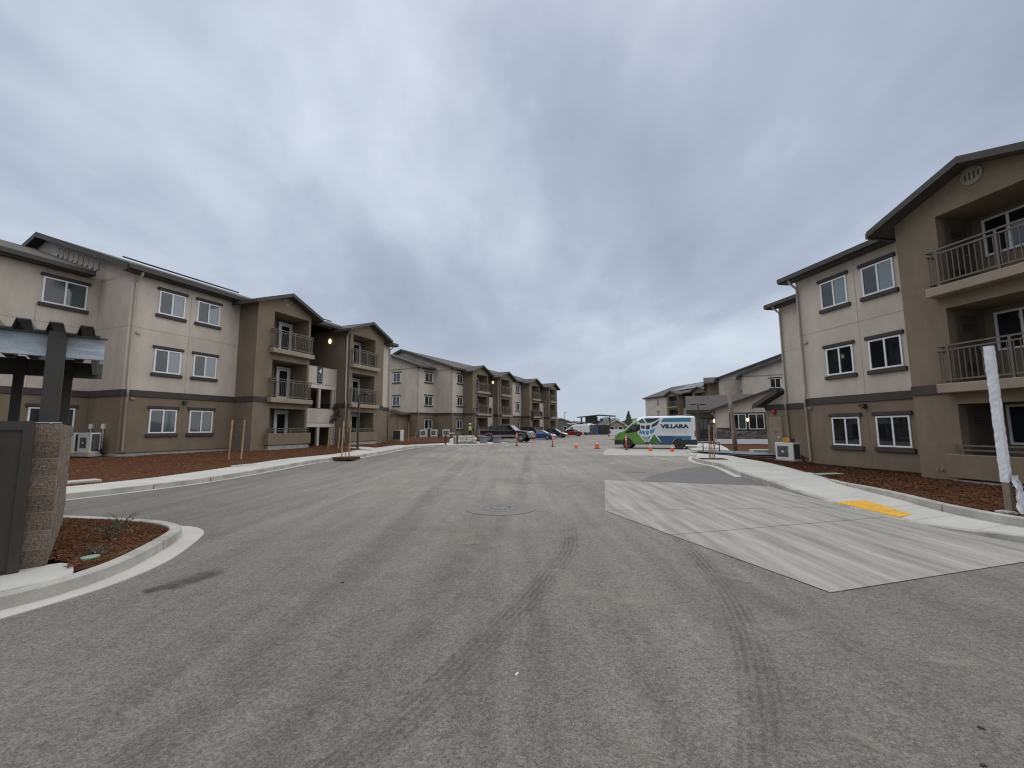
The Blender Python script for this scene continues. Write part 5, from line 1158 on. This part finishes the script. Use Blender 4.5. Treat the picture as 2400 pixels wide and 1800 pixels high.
b = MB(); b.box(-2.6, 2.7, -.7, .7, .45, .62); b.build('chassis', K['blackpl'], pk)
for sd_ in (1, -1):
    b = MB(); b.ext([(2.62, sd_*.90, 1.10), (2.90, sd_*.80, 1.06), (2.95, sd_*.78, .82), (2.66, sd_*.92, .84)], (.02, sd_*.05, 0)); b.build('headlight', K['chrome'], pk)
    b = MB(); b.box(-2.91, -2.86, sd_*.93-.05, sd_*.93+.05, .82, 1.2); b.build('tail_light', K['tail'], pk)
    b = MB(); b.box(.98, 1.12, sd_*1.08-.10, sd_*1.08+.10, 1.24, 1.46); b.build('mirror', K['blackpl'], pk, bevel=.02)
    for wx in (1.95, -1.78): wheel(pk, wx, sd_*.86, .42, .42, .28, 'alloy', 6, sd_)
# ---- white pickup behind the van
wk = thing('pickup_truck', 'white pickup tail standing behind the green van', 'pickup truck', (16.4, 57.6, 0), rad(-14)); wpaint = paint('pickup_white', (.70, .72, .75))
b = MB()
for y0, y1 in ((.90, .985), (-.985, -.90)): b.box(-2.88, -.99, y0, y1, .58, 1.36)
b.box(-2.90, -2.82, -.98, .98, .58, 1.36); b.box(-2.85, -.99, -.9, .9, .58, .75); b.build('bed', wpaint, wk, bevel=.03)
b = MB(); b.loft([sec(x, .58, z, w_, .08) for x, z, w_ in ((-.99, 1.30, .98), (1.0, 1.30, .98), (2.4, 1.2, .97), (2.8, 1.1, .9))]); b.build('cab_body', wpaint, wk)
b = MB(); rows = []
for x, z in pf: f = (z-1.25)/.67; wt = .93-.17*f; rows.append([(x, .93, 1.22), (x, wt, z-.02), (x, -wt, z-.02), (x, -.93, 1.22)])
b.loft(rows); b.build('windows', K['carglass'], wk)
b = MB(); rows = []
for x, z in pf[1:-1]: wt = .94-.17*(z-1.25)/.67; rows.append([(x, wt, z-.05), (x, wt-.03, z+.02), (x, -wt+.03, z+.02), (x, -wt, z-.05)])
b.loft(rows); b.build('roof', wpaint, wk); b = MB(); b.box(-3.05, -2.88, -.95, .95, .42, .62); b.build('rear_bumper', K['blackpl'], wk, bevel=.02)
for sd_ in (1, -1):
    b = MB(); b.box(-2.93, -2.72, sd_*.94-.055, sd_*.94+.055, .85, 1.25); b.build('tail_light', K['tail'], wk)
    for wx in (1.95, -1.78): wheel(wk, wx, sd_*.86, .40, .40, .28, 'alloy', 6, sd_)

# ------------------------------------------------------------------ site things
def cone(label, loc, h=.72):
    o = thing('traffic_cone', label, 'traffic cone', loc, random.uniform(0, 1), 'cones on the road'); k = h/.72; b = MB(); b.box(-.19*k, .19*k, -.19*k, .19*k, 0, .035); b.build('base', K['rubber'] if h > .7 else K['orange'], o, bevel=.01)
    pr = lambda z: .155*k*(1-z/.76)+.02; b = MB(); b.lathe([(pr(z)*1, .03+z*k) for z in (0, .25, .5, .68)]+[(.0, .03+.68*k)], 18, cap=False); b.build('body', K['orange'], o, smooth=True)
    for z0, z1 in ((.34, .50), (.56, .63)): b = MB(); b.lathe([(pr(z0)+.003, .03+z0*k), (pr(z1)+.003, .03+z1*k)], 18, cap=False); b.build('collar', K['reflect'], o, smooth=True)
    return o
cone('small bright orange cone leftmost of the four on open asphalt', (5.18, 33.98, 0), .52)
cone('tall orange cone with black base left of the van', (6.62, 32.73, 0), .76)
cone('orange cone under the middle of the van side', (9.64, 29.29, 0), .50)
cone('orange cone just before the van rear wheel', (10.73, 28.11, 0), .50)
def delin(label, loc, lean=0.0):
    o = thing('delineator_post', label, 'delineator', loc, 0, 'delineator posts'); b = MB(); b.lathe([(.20, 0), (.20, .03), (.10, .05)], 8); b.build('base', K['rubber'], o)
    b = MB(); b.tube([(0, 0, .04), (lean*.5, 0, .55), (lean, 0, 1.08)], .052, 12, .05); b.build('post', K['orange'], o, smooth=True)
    for z in (.72, .88): b = MB(); b.lathe([(.056, z), (.056, z+.08)], 12, (lean*z, 0, 0), cap=False); b.build('band', K['reflect'], o)
    b = MB(); b.tube([(lean, 0, 1.07), (lean, 0, 1.16)], .03, 8); b.build('handle', K['orange'], o)
delin('orange delineator post in front of the black pickup wheel', (.37, 36.04, .14)); delin('orange delineator post in front of the blue sedan', (3.44, 35.85, .03), .02); delin('orange delineator post in front of the van nose', (8.35, 30.6, 0), -.03)
rb = thing('road_sign', 'red and white round barricade board behind the pickup nose', 'sign', (2.75, 53.5, .05)); b = MB(); b.lathe([(.32, -.01), (.32, .01)], 20, (0, 0, .62), 'y'); b.build('board', K['tail'], rb); b = MB(); b.box(-.2, .2, -.02, -.012, .55, .69); b.build('white_bar', K['reflect'], rb); b = MB(); b.box(-.25, .25, -.2, .2, 0, .06); b.box(-.03, .03, -.02, .02, .05, .4); b.build('stand', K['orange'], rb)

# pallet of stone and cable reels
pz = Zt(-4, 36)+.14
pl = thing('stone_pallet', 'pallet piled with pale stone blocks on the kerb bulb', 'pallet', (-4.15, 36.6, pz), rad(20))
for y in (-.5, 0, .5): b = MB(); b.box(-1.0, 1.0, y-.06, y+.06, 0, .09); b.build('skid', K['oldwood'], pl)
for i in range(7): b = MB(); b.box(-.98+.29*i, -.78+.29*i, -.58, .58, .09, .115); b.build('deck_board', K['oldwood'], pl)
pale = [mat('pale_stone_%d' % i, c, .9, .15, 6, .5, 30) for i, c in enumerate(((.60, .57, .52), (.50, .47, .41), (.68, .66, .62)))]
rnd = random.Random(9)
for lay in range(4):
    x = -.95+.1*rnd.random()
    while x < .85-(.12*lay):
        l = rnd.uniform(.3, .75); l = min(l, 1.0-x)
        for y in (-.42, .12):
            b = MB(); h0 = .118+.15*lay; b.hexa([(x, y+rnd.uniform(-.06, .04), h0), (x+l-.03, y+rnd.uniform(-.06, .04), h0), (x+l-.03, y+.42, h0), (x, y+.42, h0)], [(x+rnd.uniform(0, .03), y+rnd.uniform(-.05, .05), h0+rnd.uniform(.11, .145)), (x+l-.05, y+rnd.uniform(-.05, .05), h0+rnd.uniform(.11, .145)), (x+l-.05, y+.40, h0+.14), (x, y+.40, h0+.13)]); b.build('stone', rnd.choice(pale), pl)
        x += l
b = MB(); b.hexa([(-1.4, -.3, 0), (-1.08, -.3, 0), (-1.08, .25, 0), (-1.4, .25, 0)], [(-1.33, -.25, .38), (-1.1, -.25, .45), (-1.1, .2, .5), (-1.3, .2, .42)]); o = b.build('stone_sack', K['whitewrap'], loc=(-4.15, 36.6, pz)); o.rotation_euler = (0, 0, rad(20)); tag(o, 'white sack leaning on the stone pallet', 'sack')
def reel(label, loc, r=.42, h=.66):
    o = thing('cable_reel', label, 'cable reel', loc, 0, 'cable reels')
    for z in (0, h-.05): b = MB(); b.lathe([(r, z), (r, z+.05)], 24); b.build('flange', K['oldwood'], o)
    b = MB(); pr = []
    for i in range(9): z = .05+(h-.10)*i/8; pr += [(r*.80, z), (r*.86, z+(h-.1)/16)]
    b.lathe(pr[:-1], 24); b.build('cable', mat('grey_cable', (.22, .23, .26), .6), o)
reel('grey cable reel next to the stone pallet', (-2.62, 37.9, Zt(-2.6, 37.9)+.135)); reel('grey cable reel nearest the pickup', (-1.42, 38.7, Zt(-1.4, 38.7)+.135), .46, .64)
# dark red bike rack
bk = thing('bike_rack', 'dark red tubular rack on the kerb bulb left of the pallet', 'rack', (-5.05, 34.6, Zt(-5, 34.6)+.135), rad(48)); mar = mat('maroon_paint', (.045, .016, .014), .4)
for x in (-.62, .62): b = MB(); b.box(x-.05, x+.05, -.05, .05, 0, .74); b.build('post', mar, bk)
b = MB(); b.tube([(-.62, 0, .74), (-.5, 0, .86), (.5, 0, .86), (.62, 0, .74)], .045, 8); b.build('top_rail', mar, bk)
for x in (-.36, .30): b = MB(); b.tube([(x-.12, 0, .86), (x, 0, 1.12), (x+.12, 0, .86)], .03, 8); b.build('hoop', mar, bk)
b = MB(); b.box(-.32, .3, -.05, .05, .905, .96); b.build('stencil_strip', K['reflect'], bk)
# small sledge of loose pavers left of it and stakes
for i, (x, y) in enumerate(((-10.0, 38.2), (-9.4, 37.6), (-8.9, 39.6))):
    b = MB(); b.box(-.025, .025, -.012, .012, -.1, .42+.05*i); tag(b.build('survey_stake', K['wood'], loc=(x, y, bedL(x, y))), ('short survey stake leftmost in the bed by the far left block', 'short survey stake middle of three in the far left bed', 'short survey stake rightmost in the far left bed')[i], 'stake')
for i, (x, y) in enumerate(((-11.1, 44.5), (-10.2, 44.0))):
    b = MB(); b.box(-.03, .03, -.03, .03, -.1, 1.7-.9*i); tag(b.build('timber_stake', K['wood'], loc=(x, y, bedL(x, y))), ('tall thin stake before the closets of the far left block', 'short stake right of the tall one by the far left closets')[i], 'stake')
# transformer cabinet behind the pickup
tf = thing('transformer_cabinet', 'dark green transformer cabinet behind the pickup bed', 'cabinet', (-1.9, 54.5, .3), rad(-25)); tg = mat('transformer_green', (.028, .045, .040), .5)
b = MB(); b.box(-1.0, 1.0, 0, 1.1, 0, 1.75); b.build('case', tg, tf, bevel=.03); b = MB(); b.hexa([(-1.05, -.5, 1.1), (.1, -.5, 1.1), (.1, 0, 1.1), (-1.05, 0, 1.1)], [(-1.05, -.2, 1.7), (.1, -.2, 1.7), (.1, 0, 1.75), (-1.05, 0, 1.75)]); b.build('hood', tg, tf); b = MB(); b.box(.45, .62, -.012, 0, 1.1, 1.3); b.build('warning_label', K['reflect'], tf); b = MB(); b.box(-1.2, 1.2, -.6, 1.3, -.3, 0); b.build('plinth', K['found'], tf)
# heat-pump units
LGm = text_mesh('LG', .075, .001, .002); LGm.materials.append(K['tail'])
def acunit(label, loc, rz, wx=.84, d=.33, h=.66, logo=False, ytag=False):
    o = thing('heat_pump_unit', label, 'air conditioner', loc, rz, 'outdoor heat pumps'); b = MB(); b.box(-wx/2, wx/2, -d/2, d/2, .05, h); b.build('case', K['acw'], o, bevel=.012)
    b = MB(); b.box(-wx/2-.03, wx/2+.03, -d/2-.05, d/2+.05, -.12, .05); b.build('plinth', K['found'], o)
    cx = -wx/2+h*.46; b = MB(); b.box(cx-.25, cx+.25, -d/2-.004, -d/2+.002, h*.5-.22, h*.5+.25); g_ = b.build('grille', K['acd'], o)
    b = MB()
    for i in range(9): b.box(cx-.24, cx+.24, -d/2-.009, -d/2-.005, h*.5-.2+.052*i, h*.5-.194+.052*i)
    b.build('guard', K['alloy'], g_)
    b = MB(); b.lathe([(.05, -d/2-.014), (.04, -d/2-.02), (.001, -d/2-.02)], 12, (cx, 0, h*.5+.01), 'y', cap=False); b.build('hub', K['reflect'], g_)
    b = MB(); b.box(wx/2-.001, wx/2+.003, -d/2+.04, d/2-.04, .1, h-.06); b.build('fins', K['acd'], o)
    b = MB(); b.box(-wx/2+.05, wx/2-.05, d/2-.001, d/2+.004, .1, h-.06); b.build('coil', K['acd'], o)
    if logo:
        q = place('logo', LGm, None, o, (wx/2-.17, -d/2-.004, h-.12)); q.rotation_euler = (math.pi/2, 0, 0)
    if ytag: b = MB(); b.box(wx/2-.22, wx/2-.07, -d/2-.006, -d/2-.001, .08, .24); b.build('energy_tag', K['yellowl'], o)
    b = MB(); b.tube([(wx/2, .05, .2), (wx/2+.14, .08, .14), (wx/2+.2, .16, -.02)], .03, 8); b.build('hose', K['rubber'], o, smooth=True); return o
def L4(s, n): return frL(s*1.1, n*1.1)
x, y = L4(-.45, -.98); acunit('white heat pump with yellow tag against the near left block return wall', (x, y, .66), rad(-20.9), .98, .36, .92, True, True)
x, y = L4(-.52, -1.98); acunit('white heat pump half hidden by the block pillar', (x, y, .66), rad(-20.9), .98, .36, .92, True, True)
for q_ in (-.95, -1.85):
    x, y = L4(-.05, q_); b = MB(); b.box(-.07, .07, -.05, .05, 1.1, 1.32); b.tube([(0, 0, .2), (0, 0, 1.12)], .02, 6); o = b.build('disconnect_box', K['acw'], loc=(x, y, .66)); tag(o, 'small grey disconnect box on the wall above the %s left heat pump' % ('right-hand' if q_ > -1 else 'left-hand'), 'electrical box')
BA = Vector((-7.64, 51.7)); Ba = rad(62); Bu = Vector((math.cos(Ba), math.sin(Ba))); Bn = Vector((Bu.y, -Bu.x))
def B4(s, n): p = BA+Bu*s*1.1+Bn*n*1.1; return p.x, p.y
for s_, n_, rz, lb in ((-2.55, -1.75, 40, 'white heat pump leftmost of three by the far left block'), (-.85, -1.7, 40, 'white heat pump middle of three by the far left block'), (-.25, -.45, 40, 'white heat pump rightmost of three by the far left block, nearest the rack')):
    x, y = B4(s_, n_); acunit(lb, (x, y, .70), rad(62-60), .9, .36, .86)
x, y = L4(17.9, .6); acunit('dark-backed heat pump at the far end of the near left block', (x, y, .62), rad(150), .95, .40, .95)
x, y = frR(-.95, .10); acunit('white heat pump with tools on top at the near right block corner', (x, y, .17), rad(-72), .84, .42, .78)
tb = thing('site_radio', 'yellow and black jobsite box sitting on the right heat pump', 'radio', (x+.05, y-.02, .17+.785), rad(-35)); b = MB(); b.box(-.20, .06, -.12, .12, 0, .20); b.build('body', mat('site_yellow', (.55, .27, .03), .5), tb, bevel=.02); b = MB(); b.box(.06, .24, -.11, .11, 0, .18); b.build('battery', K['black'], tb, bevel=.01); b = MB(); b.tube([(-.18, 0, .2), (-.16, 0, .28), (.04, 0, .28), (.06, 0, .2)], .012, 6); b.build('handle', K['black'], tb)
# grey sheets, low frame in front of the clubhouse
sh = thing('sheet_stack', 'flat stack of dark grey sheets lying beyond the right pavement', 'stack of sheets', (12.6, 22.6, .17), rad(-62)); sg_ = mat('grey_sheet', (.13, .145, .17), .6, .2, 3, spec=.3); rnd = random.Random(2)
for i in range(4):
    b = MB(); dx, dy = rnd.uniform(-.3, .3), rnd.uniform(-.25, .25); nx = 12; rows = []
    for j in range(nx+1):
        u = -2.6+5.2*j/nx+dx; zz = -.03+.03*i+.008*math.sin(j*1.1+i)+(.05*ss(1.0, 2.6, abs(u)) if i == 3 else 0); rows.append([(u, -1.0+dy, zz), (u, 1.0+dy, zz+.01), (u, 1.0+dy, zz+.03), (u, -1.0+dy, zz+.02)])
    b.loft(rows); b.build('sheet', sg_, sh)
fb = thing('steel_trestle', 'low black steel frame beside the far yellow plate', 'trestle', (11.35, 23.9, .16), rad(-20))
for x in (-.42, .42): b = MB(); b.box(x-.025, x+.025, -.025, .025, 0, .62); b.build('leg', K['black'], fb)
for z in (.28, .60): b = MB(); b.box(-.42, .42, -.02, .02, z-.02, z+.02); b.build('rail', K['black'], fb)
# road debris
for i, (x, y) in enumerate(((-1.85, 4.68), (.02, 2.98), (2.55, 2.45), (2.28, 2.2), (-.93, 6.9))):
    b = MB(); b.hexa([(-.035, -.012, 0), (.03, -.016, 0), (.036, .012, 0), (-.03, .015, 0)], [(-.02, -.008, .016), (.02, -.01, .02), (.025, .008, .014), (-.02, .01, .012)]); o = b.build('debris_chip', K['black'] if i != 1 else K['reflect'], loc=(x, y, .002)); o.rotation_euler = (0, 0, i*1.1); o.scale = (.5, .5, .5); tag(o, ('dark scrap on the asphalt right of the island', 'pale chip on the asphalt at the bottom centre', 'dark scrap on the asphalt at lower right', 'second dark scrap below the other at lower right', 'tiny dark scrap near the manhole')[i], 'debris')

# ------------------------------------------------------------------ worker
wk_ = thing('person', 'worker in white hard hat and hi-vis vest standing by the far left block', 'person', (-5.02, 49.6, .42), rad(160))
def skinned(name, verts, edges, m, root, sub=1, rootv=0):
    me = bpy.data.meshes.new(name); me.from_pydata([v[:3] for v in verts], edges, []); o = place(name, me, m, root)
    md = o.modifiers.new('skin', 'SKIN'); sv = me.skin_vertices[0].data if me.skin_vertices else None
    if sv is None:
        bm = bmesh.new(); bm.from_mesh(me); ly = bm.verts.layers.skin.verify(); bm.to_mesh(me); bm.free(); sv = me.skin_vertices[0].data
    for i, v in enumerate(verts):
        r = v[3]; sv[i].radius = (r, r) if not isinstance(r, tuple) else r; sv[i].use_root = (i == rootv)
    sb = o.modifiers.new('sub', 'SUBSURF'); sb.levels = sub; sb.render_levels = sub; return o
V = [(0, 0, .95, .13), (0, 0, 1.15, .125), (0, .0, 1.35, .15), (0, 0, 1.48, .07), (0, .01, 1.55, .055), (0, .02, 1.66, .085), (0, .02, 1.72, .075)]
Eg = [(0, 1), (1, 2), (2, 3), (3, 4), (4, 5), (5, 6)]
for sx in (-1, 1):
    i = len(V); V += [(sx*.10, 0, .86, .085), (sx*.11, -.01, .48, .06), (sx*.11, .01, .10, .042), (sx*.12, -.14, .04, .035)]; Eg += [(0, i), (i, i+1), (i+1, i+2), (i+2, i+3)]
    j = len(V); V += [(sx*.21, 0, 1.42, .06), (sx*.27, -.02, 1.14, .045), (sx*.20, -.20, .98, .035), (sx*.17, -.28, .97, .030)]; Eg += [(2, j), (j, j+1), (j+1, j+2), (j+2, j+3)]
    for f in range(5):
        k = len(V); a = (f-2)*.016; V += [(sx*(.17+a*1.1), -.33+abs(f-2)*.006, .965-.01*(f % 2), .009), (sx*(.17+a*1.2), -.37+abs(f-2)*.012, .945, .008)]; Eg += [(j+3, k), (k, k+1)]
skinned('body', V, Eg, K['cloth'], wk_, 2)
b = MB(); b.loft([[(math.cos(t*math.pi/8)*rx, math.sin(t*math.pi/8)*ry, z) for t in range(16)] for z, rx, ry in ((.98, .19, .15), (1.15, .185, .145), (1.32, .215, .165), (1.44, .19, .13), (1.50, .10, .09))]); vv = b.build('vest', K['hivis'], wk_, smooth=True)
b = MB(); b.lathe([(.195, 1.10), (.193, 1.15)], 16, cap=False); b.build('reflective_band', K['reflect'], vv)
b = MB(); b.lathe([(.082, 1.60), (.092, 1.67), (.085, 1.73), (.05, 1.77)], 14, (0, .01, 0)); hd = b.build('head', K['skin'], wk_, smooth=True)
b = MB(); b.lathe([(.02, 0), (.012, .03)], 8, (0, -.09, 1.665), 'y'); b.box(-.045, -.02, -.088, -.075, 1.69, 1.70); b.box(.02, .045, -.088, -.075, 1.69, 1.70); b.box(-.025, .025, -.088, -.075, 1.632, 1.64); b.build('face_features', K['cloth'], hd)
b = MB(); b.lathe([(.155, 1.73), (.125, 1.735), (.118, 1.79), (.09, 1.84), (.03, 1.865), (.001, 1.866)], 18, (0, .01, 0), cap=False); b.build('hard_hat', K['hat'], wk_, smooth=True)
